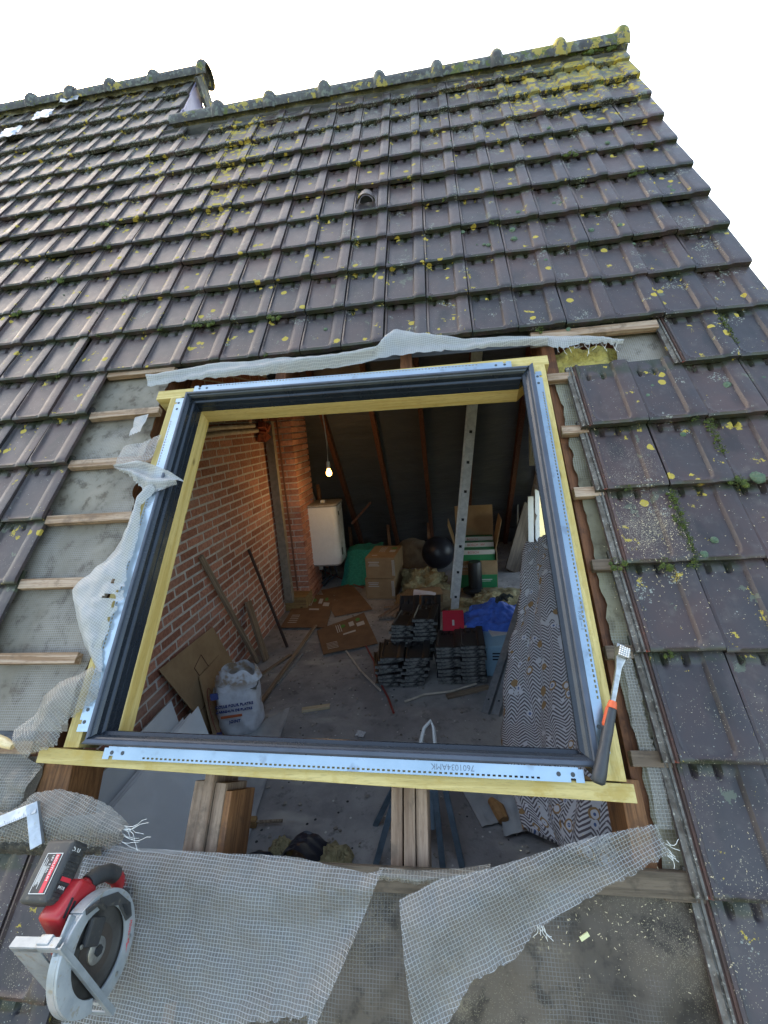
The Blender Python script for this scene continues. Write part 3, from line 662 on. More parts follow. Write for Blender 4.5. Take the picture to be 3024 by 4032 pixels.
def strands(name, parent, starts, mat, L=.05, seed=0, m_=None):
    rr = random.Random(seed); m = MB()
    for p, d in starts:
        p = Vector(p); d = Vector(d).normalized(); pts = [p.copy()]
        l = L * rr.uniform(.4, 1.2)
        for k in range(5): p = p + d * l / 5; d = (d + Vector((rr.uniform(-.5, .5), rr.uniform(-.5, .5), rr.uniform(-.25, .25)))).normalized(); pts.append(p.copy())
        m.tube(pts, .0006, 4)
    return m.build(name, mat, parent, RF, kind='stuff')
M_FIB = flat('white_fibre', (.62, .64, .62), .7)
top_t = [(-2.024, -.079), (-1.86, -.065), (-1.684, -.05), (-1.382, -.046), (-1.131, -.052), (-.955, -.045), (-.944, .027), (-.90, .066), (-.75, -.001), (-.616, -.049), (-.429, -.067), (-.283, -.07)]
top_b = [(-2.011, -.150), (-1.855, -.137), (-1.679, -.134), (-1.379, -.130), (-1.131, -.127), (-.944, -.107), (-.911, -.100), (-.754, -.106), (-.619, -.112), (-.433, -.117), (-.288, -.124)]
f1 = film_sheet('plastic_film_strip', 'long rolled strip of white gridded film lying along the top of the window frame', top_t, top_b, lambda s, t: .008 + .022 * math.sin(math.pi * t) + .010 * math.sin(7 * t + 9 * s), M_FILMW, 120, 16, 1, .008, .004, rot=-.05)
f2 = film_sheet('plastic_film_strip', 'torn white film tongue over the yellow wool at the top right corner of the window', [(-.283, -.068), (-.20, -.080), (-.16, -.084), (-.08, -.10), (-.004, -.138)], [(-.288, -.122), (-.24, -.150), (-.163, -.136), (-.08, -.142), (-.01, -.152)], lambda s, t: .006 + .012 * math.sin(math.pi * t), M_FILMW, 36, 12, 5, .006, .008)
strands('loose_fibres', f2, [((-.25 + .22 * k / 11, -.14, .01), (R.uniform(-.4, .4), -1, -.2)) for k in range(12)], M_FIB, .05, 3)
# left edge: flag across the frame, long dangling strip, lower-left piece
f3 = film_sheet('plastic_film_flag', 'crumpled end of film folded over the left side of the window frame', [(-2.02, -.585), (-1.93, -.570), (-1.86, -.590), (-1.78, -.622), (-1.705, -.672)], [(-2.01, -.600), (-1.93, -.640), (-1.855, -.715), (-1.795, -.712), (-1.742, -.692)], lambda s, t: .028 + .012 * math.sin(9 * t + 4 * s), M_FILMW, 50, 16, 7, .008, .005)
film_sheet('plastic_film_patch', 'pale film patch clinging to the left rafter above the folded flag', [(-2.05, -.455), (-1.96, -.452), (-1.90, -.43), (-1.868, -.43)], [(-2.06, -.56), (-1.97, -.56), (-1.895, -.555), (-1.872, -.54)], lambda s, t: -.01 + .022 * s, M_FILM, 30, 16, 8, .008, .004)
film_sheet('plastic_film_patch', 'small shredded film scrap stuck near the upper left corner of the opening', [(-2.05, -.295), (-1.985, -.285)], [(-2.045, -.40), (-1.99, -.385)], lambda s, t: -.02 + .01 * s, M_FILMW, 14, 14, 9, .01, .006)
sl = [(-1.871, -.615), (-1.893, -.709), (-1.903, -.847), (-1.949, -.964), (-2.032, -1.057), (-2.046, -1.081), (-1.985, -1.188), (-1.921, -1.279), (-1.85, -1.358)]
sr = [(-1.815, -.700), (-1.855, -.772), (-1.826, -.87), (-1.835, -1.012), (-1.811, -1.129), (-1.836, -1.191), (-1.837, -1.251), (-1.842, -1.295), (-1.814, -1.365)]
f4 = film_sheet('plastic_film_strip', 'long twisted strip of film hanging down the left side of the window opening', sl, sr, lambda s, t: .026 * t + .028 * math.sin(math.pi * t) * (1 - .4 * s) - .01, M_FILMW, 90, 18, 11, .012, .004, rot=.5, holes=lambda s, t: (t > .62 and .50 < s < .78 and mnoise.noise(Vector((s * 26, t * 5, 3))) > .22))
f5 = film_sheet('plastic_film_flap', 'broad dusty film flap at the lower left corner of the window frame', [(-1.846, -1.345), (-1.90, -1.375), (-1.945, -1.392), (-1.991, -1.435), (-2.000, -1.49), (-2.05, -1.53)], [(-1.816, -1.365), (-1.800, -1.44), (-1.86, -1.485), (-1.895, -1.52), (-1.885, -1.57), (-1.99, -1.60)], lambda s, t: .012 + .02 * math.sin(math.pi * t), M_FILMD, 50, 20, 12, .01, .006, rot=.7)
f6 = film_sheet('plastic_film_flap', 'dirty film draped below the left end of the bottom trimmer', [(-2.25, -1.585), (-2.10, -1.575), (-2.02, -1.605), (-1.955, -1.628)], [(-2.25, -1.80), (-2.10, -1.80), (-2.0, -1.795), (-1.975, -1.72)], lambda s, t: -.035 + .02 * math.sin(math.pi * t), M_FILMD, 40, 26, 13, .012, .006)
curl_t = [(-2.10, -1.745), (-1.988, -1.737), (-1.925, -1.690), (-1.856, -1.678), (-1.75, -1.693), (-1.68, -1.716), (-1.635, -1.740), (-1.613, -1.756)]
curl_b = [(-2.10, -1.82), (-1.968, -1.82), (-1.90, -1.82), (-1.83, -1.822), (-1.75, -1.822), (-1.68, -1.818), (-1.644, -1.806), (-1.613, -1.782)]
f7 = film_sheet('plastic_film_curl', 'brown dusty film curling up beside the metal square and the saw', curl_t, curl_b, lambda s, t: -.02 + .035 * math.sin(math.pi * (t * .8 + .1)), M_FILMD, 70, 18, 14, .008, .006, rot=.3, ragt=.002)
strands('loose_fibres', f7, [((-1.615 + R.uniform(-.01, .01), -1.77 + R.uniform(-.02, .02), .005), (1, R.uniform(-.5, .3), -.15)) for k in range(12)], M_FIB, .07, 5)
fl_t = [(-1.72, -1.80), (-1.611, -1.803), (-1.506, -1.804), (-1.365, -1.806), (-1.248, -1.806), (-1.134, -1.806), (-1.063, -1.816), (-.96, -1.829), (-.921, -1.821)]
fl_b = [(-1.66, -2.22), (-1.513, -2.22), (-1.414, -2.22), (-1.297, -2.20), (-1.197, -2.17), (-1.14, -2.16), (-1.08, -2.135), (-1.040, -2.055), (-1.003, -1.990)]
def hL(s, t):
    return -.012 + .032 * math.exp(-(t / .05) ** 2) * 0 + .022 * math.sin(min(1, t / .18) * math.pi / 2) - .018 * ss(.15, .4, t) + .014 * math.sin(3 * s + 5 * t) * t + .02 * ss(.55, .9, t) * ss(.3, .7, s)
f8 = film_sheet('plastic_film_flap', 'large gridded film flap spread over the lower roof to the right of the saw', fl_t, fl_b, hL, M_FILM, 110, 56, 15, .010, .003, rot=.06, holes=lambda s, t: (s > .60 and s < .80 and t > .80 and abs((t - .80) - .0 - (s - .6) * .3) < .03))
fr_t = [(-.880, -1.873), (-.783, -1.828), (-.687, -1.807), (-.536, -1.762), (-.406, -1.727), (-.281, -1.705)]
fr_b = [(-.838, -2.16), (-.79, -2.085), (-.72, -2.00), (-.62, -1.955), (-.575, -1.905), (-.428, -1.833), (-.266, -1.762)]
f9 = film_sheet('plastic_film_flap', 'gridded film flap folded diagonally over the lower right corner of the opening', fr_t, fr_b, lambda s, t: .004 + .016 * math.sin(math.pi * min(1, t * 1.1)) + .02 * math.sin(math.pi * s) * (1 - t) + .012 * math.sin(6 * t + 2 * s), M_FILM, 90, 36, 16, .008, .003, rot=-.42, ragt=.001)
strands('loose_fibres', f9, [((-.268 + R.uniform(-.004, .004), -1.755 + R.uniform(-.015, .02), .012), (1, -.9 + R.uniform(-.6, .6), -.2)) for k in range(9)]  + [((-.575 + .015 * R.random(), -1.90, .012), (R.uniform(-.1, .8), -1, -.3)) for k in range(8)], M_FIB, .03, 8)
film_sheet('plastic_film_strip', 'narrow rolled film edge between the two large lower flaps', [(-.93, -1.818), (-.84, -1.822), (-.73, -1.812), (-.66, -1.80)], [(-.94, -1.842), (-.84, -1.848), (-.75, -1.838), (-.68, -1.82)], lambda s, t: -.02 + .02 * math.sin(math.pi * t), M_FILMD, 40, 8, 17, .004, .003)
film_sheet('plastic_film_strip', 'thin film strip running down between the right rafter and the tile edge', [(-.262, -1.30), (-.258, -1.40), (-.27, -1.50), (-.255, -1.60), (-.262, -1.72)], [(-.232, -1.30), (-.228, -1.40), (-.235, -1.50), (-.222, -1.60), (-.225, -1.72)], lambda s, t: -.035, M_FILMD, 50, 8, 18, .008, .004)
m = MB()
for k_, (a, b) in enumerate((((-.985, -2.13), (-.97, -2.05)),)):
    pass
# ---------------------------------------------------------------- moss
def blob(m, c, r, seed, frame_up=Vector((0, 0, 1)), sq=.6, seg=7):
    c = Vector(c); vs = []; n = 4
    for j in range(n):
        ph = math.pi / 2 * j / (n - .3)
        for i in range(seg):
            a = 2 * math.pi * i / seg + j
            d = Vector((math.cos(a) * math.cos(ph), math.sin(a) * math.cos(ph), sq * math.sin(ph)))
            vs.append(c + d * r * (1 + .35 * mnoise.noise(Vector((d.x * 2 + seed, d.y * 2, d.z * 2)))))
    vs.append(c + Vector((0, 0, r * sq)))
    fs = [(j * seg + i, j * seg + (i + 1) % seg, (j + 1) * seg + (i + 1) % seg, (j + 1) * seg + i) for j in range(n - 1) for i in range(seg)]
    fs += [((n - 1) * seg + i, (n - 1) * seg + (i + 1) % seg, n * seg) for i in range(seg)]
    m.add(vs, fs)
def tuft(m, c, r, n, seed):
    rr = random.Random(seed); c = Vector(c)
    for k in range(n):
        a = rr.uniform(0, 6.283); q = r * math.sqrt(rr.random()); p = c + Vector((math.cos(a) * q, math.sin(a) * q, -.004 + .5 * (r - q)))
        d = Vector((rr.uniform(-1, 1), rr.uniform(-1, .6), rr.uniform(.2, 1))).normalized(); l = rr.uniform(.003, .009); w_ = Vector((rr.uniform(-1, 1), rr.uniform(-1, 1), 0)).normalized() * .0016
        m.add([p - w_, p + w_, p + d * l], [(0, 1, 2)])
mm = MB(); sd = 0
MOSS = [(-1.487, .255, .030), (-1.82, .262, .024), (-1.86, .262, .022), (-1.90, .262, .018), (.343, 1.05, .028), (.31, 1.05, .024), (.066, 1.32, .026), (.03, 1.31, .02), (-2.744, 1.32, .03), (-2.832, .79, .03), (-2.92, .79, .024), (-1.96, 1.59, .012), (-.352, 2.545, .04), (-.42, 2.54, .03), (-.10, 2.545, .035), (.30, 2.55, .05), (.40, 2.53, .05), (.50, 2.52, .04), (.199, -.795, .026), (-.218, -1.06, .022), (-.089, -1.064, .022), (-2.63, 1.06, .024), (.47, 2.12, .02), (.36, 2.10, .02), (-2.35, .53, .02), (-3.0, .53, .03), (-2.5, .79, .018), (-.30, -.02, .014), (-.12, 1.58, .014)]
for q in range(16):   # moss in the joint between the first and second column on the right
    MOSS.append((-.006 + .004 * math.sin(q * 2), -.82 - .0165 * q + .004 * math.sin(q), .011 + .004 * R.random()))
for q in range(8): MOSS.append((.188 + .003 * math.sin(q * 2), -.55 + -.018 * q, .010 + .003 * R.random()))
for q in range(9): MOSS.append((.382 + .003 * math.sin(q * 2), -.05 + -.018 * q, .008 + .003 * R.random()))
for q in range(46):
    rw = R.choice(range(-5, 9)); c0 = R.choice([x for x in range(-14, 3)]) ; 
    if rw < 0 and -13 < c0 < -1: continue
    MOSS.append((c0 * CW + R.uniform(.01, .16), rw * G - .004, R.uniform(.006, .013)))
for u_, v_, r_ in MOSS:
    h_ = .0 if v_ < 2.3 else .02
    for _ in range(int(2 + r_ * 120)):
        sd += 1; blob(mm, (u_ + R.uniform(-1, 1) * r_, v_ + R.uniform(-.55, .55) * r_, h_ - .016 + R.uniform(0, .008)), r_ * R.uniform(.3, .55), sd, sq=.8)
    tuft(mm, (u_, v_, h_), r_ * 1.15, int(18 + r_ * 2600), sd)
tag(mm.build('moss', M_MOSS, None, RF, smooth=True, ang=50), 'tufts of green moss growing in the joints of the roof tiles', 'moss', kind='stuff')
mc = MB()
CU = [(.03, -.403, .012), (-.323, .735, .017), (-.325, .646, .018), (-.282, .855, .014), (.305, -.379, .017), (.058, -.354, .010), (.256, -.786, .022), (.074, -.986, .012), (.431, -.361, .012), (.444, .895, .018), (.443, .853, .018), (.03, .633, .016), (-3.214, 1.489, .02), (-2.249, 1.295, .013), (-.564, .759, .012), (-1.009, 1.723, .012), (-1.252, 1.44, .012), (-.209, .44, .012), (-.184, -.014, .013), (.105, -.579, .010), (-1.229, .148, .010), (.027, -1.036, .012), (-.45, .62, .012), (-.47, .63, .009), (-.10, .90, .011), (.15, .62, .014), (.19, .50, .010), (.26, 1.40, .014), (-.02, 1.62, .013), (-.30, 1.50, .012)]
for q in range(60): CU.append((R.uniform(-3.8, .5), R.uniform(.1, 2.3), R.uniform(.003, .008)))
for i, (u_, v_, r_) in enumerate(CU):
    fv = v_ % G; fu = (u_ % CW); blob(mc, (u_, v_, tile_h(fu, fv) - .002), r_, i * 3, sq=.55, seg=10)
tag(mc.build('cushion_moss', M_CUSH, None, RF, smooth=True, ang=80), 'small round grey-green moss cushions dotted on the roof tiles', 'moss', kind='stuff')
# wood chips scattered round the opening
mch = MB()
for q in range(900):
    z_ = R.random()
    if z_ < .35: u_, v_ = R.gauss(-.08, .05), R.gauss(-.95, .10)
    elif z_ < .6: u_, v_ = R.uniform(-.24, -.17), R.uniform(-2.0, -.3)
    elif z_ < .8: u_, v_ = R.uniform(-.6, -.2), R.gauss(-1.86, .06)
    else: u_, v_ = R.uniform(-.2, .3), R.uniform(-1.9, -.8)
    fu = (u_ % CW); h_ = tile_h(fu, v_ % G) + .002 if u_ > -.19 else -.045
    a = R.uniform(0, 3.14); l = R.uniform(.0015, .005) * (2 if R.random() < .05 else 1)
    mch.box((u_, v_, h_), (l, .0012, .0008), Matrix.Rotation(a, 3, 'Z'))
M_CHIP = flat('pale_wood_chip', (.50, .42, .27), .8)
tag(mch.build('wood_chips', M_CHIP, None, RF), 'pale wood chips and sawdust scattered on tiles beside the opening', 'sawdust', kind='stuff')
m = MB(); m.box((-.468, -1.925, -.036), (.022, .008, .005), Matrix.Rotation(.5, 3, 'Z')); tag(m.build('wood_splinter', flat('lime_pale_wood', (.55, .55, .30), .7), None, RF), 'single pale splinter lying on the dark underlay at lower right', 'splinter')
# ---------------------------------------------------------------- hammer
M_STEEL = pm('worn_tool_steel', (.42, .43, .42), (.28, .28, .27), 40, rough=.35, metal=.9, bump=.1)
M_BLKR = pm('black_rubber_grip', (.022, .026, .032), (.03, .034, .04), 60, rough=.5, bump=.15)
M_ORG = flat('orange_rubber', (.60, .10, .03), .5)
def fr3(a, b, up):
    y = (Vector(b) - Vector(a)).normalized(); x = y.cross(Vector(up)).normalized(); z = x.cross(y); return Matrix.Translation(a) @ Matrix((x, y, z)).transposed().to_4x4()
hp0, hp1 = Vector((-.277, -1.325, .026)), Vector((-.400, -1.628, .034))
hf = RF @ fr3(hp0, hp1, (.15, .1, 1)); HL = (hp1 - hp0).length
ham = thing('hammer', 'hammer with waffled square face and black rubber handle lying across the right frame side', 'hammer', hf)
m = MB(); m.box((0, -.002, .004), (.029, .027, .030)); h_ = m.build('hammer_head', M_STEEL, ham, hf, bevel=.003)
m = MB()
for i in range(5):
    for j in range(5):
        x_, y_ = -.0112 + .0056 * i, -.0132 + .0056 * j; m.add([(x_ - .0022, y_ - .0022, .0192), (x_ + .0022, y_ - .0022, .0192), (x_ + .0022, y_ + .0022, .0192), (x_ - .0022, y_ + .0022, .0192), (x_, y_, .0215)], [(0, 1, 4), (1, 2, 4), (2, 3, 4), (3, 0, 4)])
m.build('waffle_face', flat('bright_waffle_steel', (.6, .62, .62), .3, .9), h_, hf)
m = MB(); m.prism([(-.012, .012), (.013, .010), (.0075, .045), (.0055, HL * .42), (-.0055, HL * .42), (-.006, .04)], -.006, .004); m.build('steel_shaft', M_STEEL, ham, hf, bevel=.0015)
m = MB(); m.box((-.0, -.006, -.018), (.022, .05, .016), Matrix.Rotation(.25, 3, 'X')); m.build('claw', M_STEEL, ham, hf, bevel=.004)
prof = [(.0085, .40), (.0115, .43), (.0125, .50), (.0135, .62), (.0130, .74), (.0150, .86), (.0165, .93), (.0160, .985), (.010, 1.0)]
m = MB(); m.tube([(0, HL * t, .001) for r, t in prof], [r for r, t in prof], 14); m.build('grip', M_BLKR, ham, hf, smooth=True, ang=50)
m = MB(); m.tube([(.001, HL * t, .0035) for t in (.395, .42, .45)], [.0092, .0112, .0118], 14); m.build('orange_collar', M_ORG, ham, hf, smooth=True)
m = MB(); m.prism([(.009, HL * .44), (.0135, HL * .45), (.0148, HL * .58), (.012, HL * .60)], -.004, .008); m.build('orange_inlay', M_ORG, ham, hf, bevel=.001)
# ---------------------------------------------------------------- metal square
M_ALU = pm('scratched_aluminium', (.42, .45, .49), (.30, .33, .36), 30, rough=.35, metal=.8, c3=(.30, .30, .28), bump=.12)
sqm = RF @ Matrix.Translation((-1.86, -1.79, .0))
sqr = thing('carpenter_square', 'silver metal square standing propped on the dusty film beside the saw', 'square', sqm)
a0, a1, a2 = Vector((-2.16, -1.808, .012)), Vector((-1.880, -1.705, .024)), Vector((-1.830, -1.80, .018))
def arm(p, q, w_, th, name, ext=0):
    f = RF @ fr3(p, q, (0, .25, 1)); m = MB(); L = (q - p).length; m.box((-w_ / 2, L / 2, 0), (w_, L + ext, th)); return m.build(name, M_ALU, sqr, f, bevel=.0008)
arm(a0, a1, -.030, .003, 'blade'); arm(a1, a2, -.030, .012, 'stock')
mk = MB(); f = RF @ fr3(a0, a1, (0, .25, 1))
for q in range(50): mk.box((.030 - (.003 if q % 5 else .006), .01 + q * .0056, .0018), (.005 if q % 5 else .010, .0006, .0004))
mk.build('graduations', M_INK, sqr, f)
# ---------------------------------------------------------------- circular saw
SR = Matrix(((.134, .0194, .9908), (.1651, .9854, -.0417), (-.9771, .1692, .1289)))
_c = Vector((-.73040222, -2.04659032, -.3397126)); _k = .90
SM = Matrix.Translation(RF.to_3x3() @ Vector((.004, -.020, 0)) + _c + (Vector((-1.64012178, -1.25993107, -1.54151887)) - _c) * _k) @ SR.to_4x4() @ Matrix.Scale(1.1 * _k, 4)
saw = thing('circular_saw', 'red and grey cordless circular saw with dusty black battery lying on the roof', 'circular saw', SM)
M_GRD = pm('grey_painted_magnesium', (.32, .35, .37), (.25, .28, .30), 20, rough=.42, metal=.3, c3=(.26, .25, .22), bump=.08)
M_SRED = pm('red_tool_plastic', (.36, .016, .022), (.27, .014, .018), 14, rough=.38, bump=.08)
M_SBLK = pm('dusty_black_plastic', (.018, .020, .023), (.034, .034, .033), 22, rough=.6, bump=.2, c3=(.065, .06, .05))
M_BLADE = pm('saw_blade_steel', (.16, .155, .15), (.07, .068, .065), 7, rough=.38, metal=.85, bump=.05)
def ring_sector(m, r0, r1, a0_, a1_, z0, z1, n=30, wfun=None):
    vs = []
    for i in range(n + 1):
        a = a0_ + (a1_ - a0_) * i / n; w_ = wfun(i / n) if wfun else 1
        ri = r1 - (r1 - r0) * w_
        for r, z in ((ri, z0), (r1, z0), (r1, z1), (ri, z1)): vs.append((r * math.cos(a), r * math.sin(a), z))
    fs = [(i * 4 + k, i * 4 + (k + 1) % 4, (i + 1) * 4 + (k + 1) % 4, (i + 1) * 4 + k) for i in range(n) for k in range(4)]
    fs += [(0, 1, 2, 3)[::-1], tuple(n * 4 + k for k in range(4))]; m.add(vs, fs)
d2r = math.radians
m = MB(); nT = 40; pts = []
for i in range(nT):
    for r_, o_ in ((.0915, 0), (.087, .35), (.0855, .7)): a = 2 * math.pi * (i + o_) / nT; pts.append((r_ * math.cos(a), r_ * math.sin(a)))
m.prism(pts, -.001, .001); m.build('saw_blade', M_BLADE, saw, SM)
m = MB(); m.lathe([(.024, .001), (.024, .005), (.019, .007)], (0, 0, 0), 28); fl = m.build('arbor_flange', M_STEEL, saw, SM, smooth=True)
m = MB(); m.lathe([(.010, .006), (.010, .012)], (0, 0, 0), 6); m.build('arbor_bolt', M_SEAL, fl, SM)
m = MB(); ring_sector(m, .079, .108, d2r(-28), d2r(172), .004, .010, 44, lambda t: 1 + .12 * math.sin(math.pi * t)); m.build('upper_guard', M_GRD, saw, SM, bevel=.002, smooth=True)
m = MB(); ring_sector(m, .1035, .108, d2r(-28), d2r(172), -.022, .0045, 44); m.build('guard_rim', M_GRD, saw, SM)
m = MB(); m.prism([(.040, .086), (.012, .099), (-.045, .090), (-.085, .055), (-.072, .042), (-.02, .076), (.03, .070)], .0102, .0135); m.build('dust_chute', M_SBLK, saw, SM, bevel=.002)
m = MB(); ring_sector(m, .073, .105, d2r(168), d2r(318), .003, .011, 40, lambda t: .8 + .3 * math.sin(math.pi * t)); m.build('lower_guard', M_GRD, saw, SM, bevel=.003, smooth=True)
m = MB(); ring_sector(m, .100, .105, d2r(168), d2r(318), -.014, .004, 40); m.build('lower_guard_rim', M_GRD, saw, SM)
m = MB(); m.box((-.045, .012, .010), (.042, .05, .014), Matrix.Rotation(.5, 3, 'Z')); m.build('guard_hub', M_SBLK, saw, SM, bevel=.005)
m = MB(); m.tube([(-.10, .02, .012), (-.085, .045, .014), (-.055, .05, .012)], .006, 8); m.build('guard_lever', M_SBLK, saw, SM, smooth=True)
# shoe
m = MB(); sy = -.050
m.box((.012, sy, .012), (.252, .0035, .012)); m.box((-.108, sy, -.052), (.014, .0035, .118)); m.box((.130, sy, -.052), (.014, .0035, .118)); m.box((.012, sy, -.075), (.252, .0035, .070))
m.build('base_shoe', M_GRD, saw, SM, bevel=.001)
m = MB(); m.box((.012, sy + .005, .0165), (.252, .010, .003)); m.box((-.116, sy + .008, -.052), (.003, .018, .118)); m.build('shoe_edge', M_GRD, saw, SM)
m = MB(); m.box((-.095, sy + .03, -.006), (.030, .065, .006), Matrix.Rotation(.35, 3, 'Z')); m.box((-.105, sy + .012, -.03), (.03, .018, .03)); m.build('shoe_bracket', M_GRD, saw, SM, bevel=.002)
# motor, handle, battery
m = MB(); m.lathe([(.030, -.020), (.037, -.028), (.038, -.085), (.033, -.10), (.02, -.105)], (-.005, .018, 0), 22); m.build('motor_housing', M_SRED, saw, SM, smooth=True, ang=50)
m = MB(); m.prism([(-.125, -.005), (-.06, -.012), (-.02, .03), (-.045, .07), (-.075, .088), (-.125, .075)], -.085, -.028); m.build('rear_housing', M_SRED, saw, SM, bevel=.010, smooth=True, ang=60)
m = MB(); m.tube([(-.085, .07, -.052), (-.075, .105, -.052), (-.045, .130, -.052), (-.005, .142, -.052), (.035, .132, -.050), (.050, .105, -.046), (.040, .078, -.040)], [.019, .018, .017, .017, .018, .019, .018], 12); m.build('handle', M_SRED, saw, SM, smooth=True, ang=60)
m = MB(); m.tube([(-.084, .085, -.050), (-.074, .108, -.048), (-.046, .132, -.047), (-.022, .140, -.047)], [.0195, .0195, .0185, .0185], 12); m.build('handle_grip', M_SBLK, saw, SM, smooth=True, ang=60)
m = MB(); m.box((.030, .128, -.030), (.030, .022, .02), Matrix.Rotation(-.5, 3, 'Z')); m.build('trigger_lock', M_SBLK, saw, SM, bevel=.004)
BT = SM @ Matrix.Translation((-.128, .080, -.098)) @ Matrix.Rotation(d2r(20), 4, 'Z')
# battery local: x thickness outwards (towards -x), y long, z width
m = MB(); m.box((-.018, .0, 0), (.052, .118, .078)); bat = m.build('battery', M_SBLK, saw, BT, bevel=.009, smooth=True, ang=60)
m = MB()
for i in range(8): m.box((-.018, -.048 + i * .0137, .0395), (.036, .006, .003))
m.build('battery_ribs', M_SBLK, bat, BT, bevel=.001)
M_LBLR = flat('red_label', (.60, .03, .05), .45); M_LBLW = flat('white_label_print', (.62, .62, .60), .6)
m = MB()
for q in range(6): m.box((-.115 + .012 * q, .02, -.0275), (.006, .035, .002), Matrix.Rotation(.3, 3, 'Z'))
m.build('air_vents', M_SEAL, saw, SM)
for q, (x_, y_) in enumerate(((-.075, .055), (.07, .06), (.0, .092), (-.055, -.02), (.092, .0))):
    m = MB(); m.lathe([(.0045, .009), (.0045, .0115), (.003, .0122)], (x_, y_, 0), 10); m.build('screw', M_STEEL, saw, SM, smooth=True)
m = MB(); m.prism([(.028, .082), (.000, .088), (-.012, .082), (.020, .076)], .0137, .0150); m.build('chute_opening', M_SEAL, saw, SM)
m = MB(); m.lathe([(.047, .0011), (.047, .0016), (.045, .0018)], (0, 0, 0), 36); m.build('blade_print_ring', pm('blade_brown_ring', (.10, .085, .075), (.07, .06, .055), 10, rough=.4, metal=.7), saw, SM)
def face_m(o, x, y): return BT @ basis(o, x, y)
m = MB(); m.box((-.0446, -.006, .004), (.0012, .074, .044)); m.build('label_plate', M_SBLK, bat, BT, bevel=.0004)
m = MB(); m.box((-.0455, -.006, .014), (.0006, .070, .011)); m.build('red_label_strip', M_LBLR, bat, BT)
m = MB(); 
for y_, z_, ly, lz in ((-.006, .0255, .074, .0012), (-.006, -.0175, .074, .0012), (-.0425, .004, .0012, .044), (.0305, .004, .0012, .044)): m.box((-.0455, y_, z_), (.0006, ly, lz))
for q in range(6): m.box((-.0455, -.006 + R.uniform(-.01, .01), -.003 - .0022 * q), (.0006, R.uniform(.03, .05), .0009))
m.build('label_lines', M_LBLW, bat, BT)
text_mesh('label_text', 'REDLITHIUM', .0085, M_LBLW, bat, face_m((-.0460, .028, .0105), (0, -1, 0), (0, 0, 1)), .0002)
text_mesh('label_text', '18V  5.0Ah', .0075, M_LBLW, bat, face_m((-.0460, .028, .0), (0, -1, 0), (0, 0, 1)), .0002)
text_mesh('capacity_mark', '5.0', .020, M_LBLW, bat, face_m((-.038, .036, .0397), (1, .0, 0), (0, 1, 0)), .0003)
m = MB(); m.box((-.018, -.022, .0393), (.036, .034, .001)); m.build('badge_panel', M_SEAL, bat, BT)
m = MB(); m.box((-.018, -.014, .0400), (.030, .012, .0008)); m.build('badge_red', M_LBLR, bat, BT)
text_mesh('badge_text', 'M18', .011, M_LBLW, bat, face_m((-.031, -.033, .0402), (1, 0, 0), (0, 1, 0)), .0003)
text_mesh('guard_script', 'Milwaukee', .013, flat('red_script_print', (.50, .05, .06), .5), saw, SM @ Matrix.Translation((.043, .079, .0106)) @ Matrix.Rotation(d2r(-44), 4, 'Z'), .0002, shear=.3, sx=.8)
m = MB(); m.add([(.064, .060, .0106), (.082, .044, .0106), (.075, .049, .0106), (.087, .035, .0106), (.071, .048, .0106), (.077, .043, .0106)], [(0, 1, 2), (2, 3, 4)]); m.build('guard_flash', M_LBLR, saw, SM)
# workman's chisel-like offcut at the far left edge
m = MB(); m.tube([(-2.11, -1.555, .0), (-2.075, -1.565, .002), (-2.045, -1.575, .0)], [.014, .015, .009], 10); tag(m.build('wood_offcut', wood('pale_handle_wood', (.62, .50, .30), (.5, .38, .2), 'x', .5), None, RF, smooth=True), 'rounded pale wooden tool end at the left edge beside the dusty film', 'tool handle')
# ---------------------------------------------------------------- interior materials
def brick_mat(name, c1, c2, c3):
    k = NT(name); p = k.pos(); rn = k.rnd(); n = k.noise(p, 45, 4); n2 = k.noise(p, 4, 4)
    col = k.mix(k.step(n.outputs[0], .35, .65), c1, c2)
    col = k.mix(1, col, k.ramp(rn, [(0, (.70, .66, .66)), (.5, (1, 1, 1)), (1, (1.25, 1.3, 1.35))]), 'MULTIPLY')
    col = k.mix(k.math('MULTIPLY', k.step(n2.outputs[0], .5, .72), .45), col, c3)
    return k.fin(col, .85, 0, k.bump(n.outputs[0], .6, .004), .3)
M_BRK = brick_mat('red_brick', (.50, .235, .155), (.36, .155, .105), (.44, .32, .26))
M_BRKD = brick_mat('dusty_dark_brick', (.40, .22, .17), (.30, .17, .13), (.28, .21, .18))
M_MOR = pm('grey_mortar', (.68, .63, .57), (.54, .50, .45), 25, rough=.95, bump=.8, bd=.003)
M_MORD = pm('dark_mortar', (.55, .50, .46), (.42, .38, .35), 25, rough=.95, bump=.8, bd=.003)
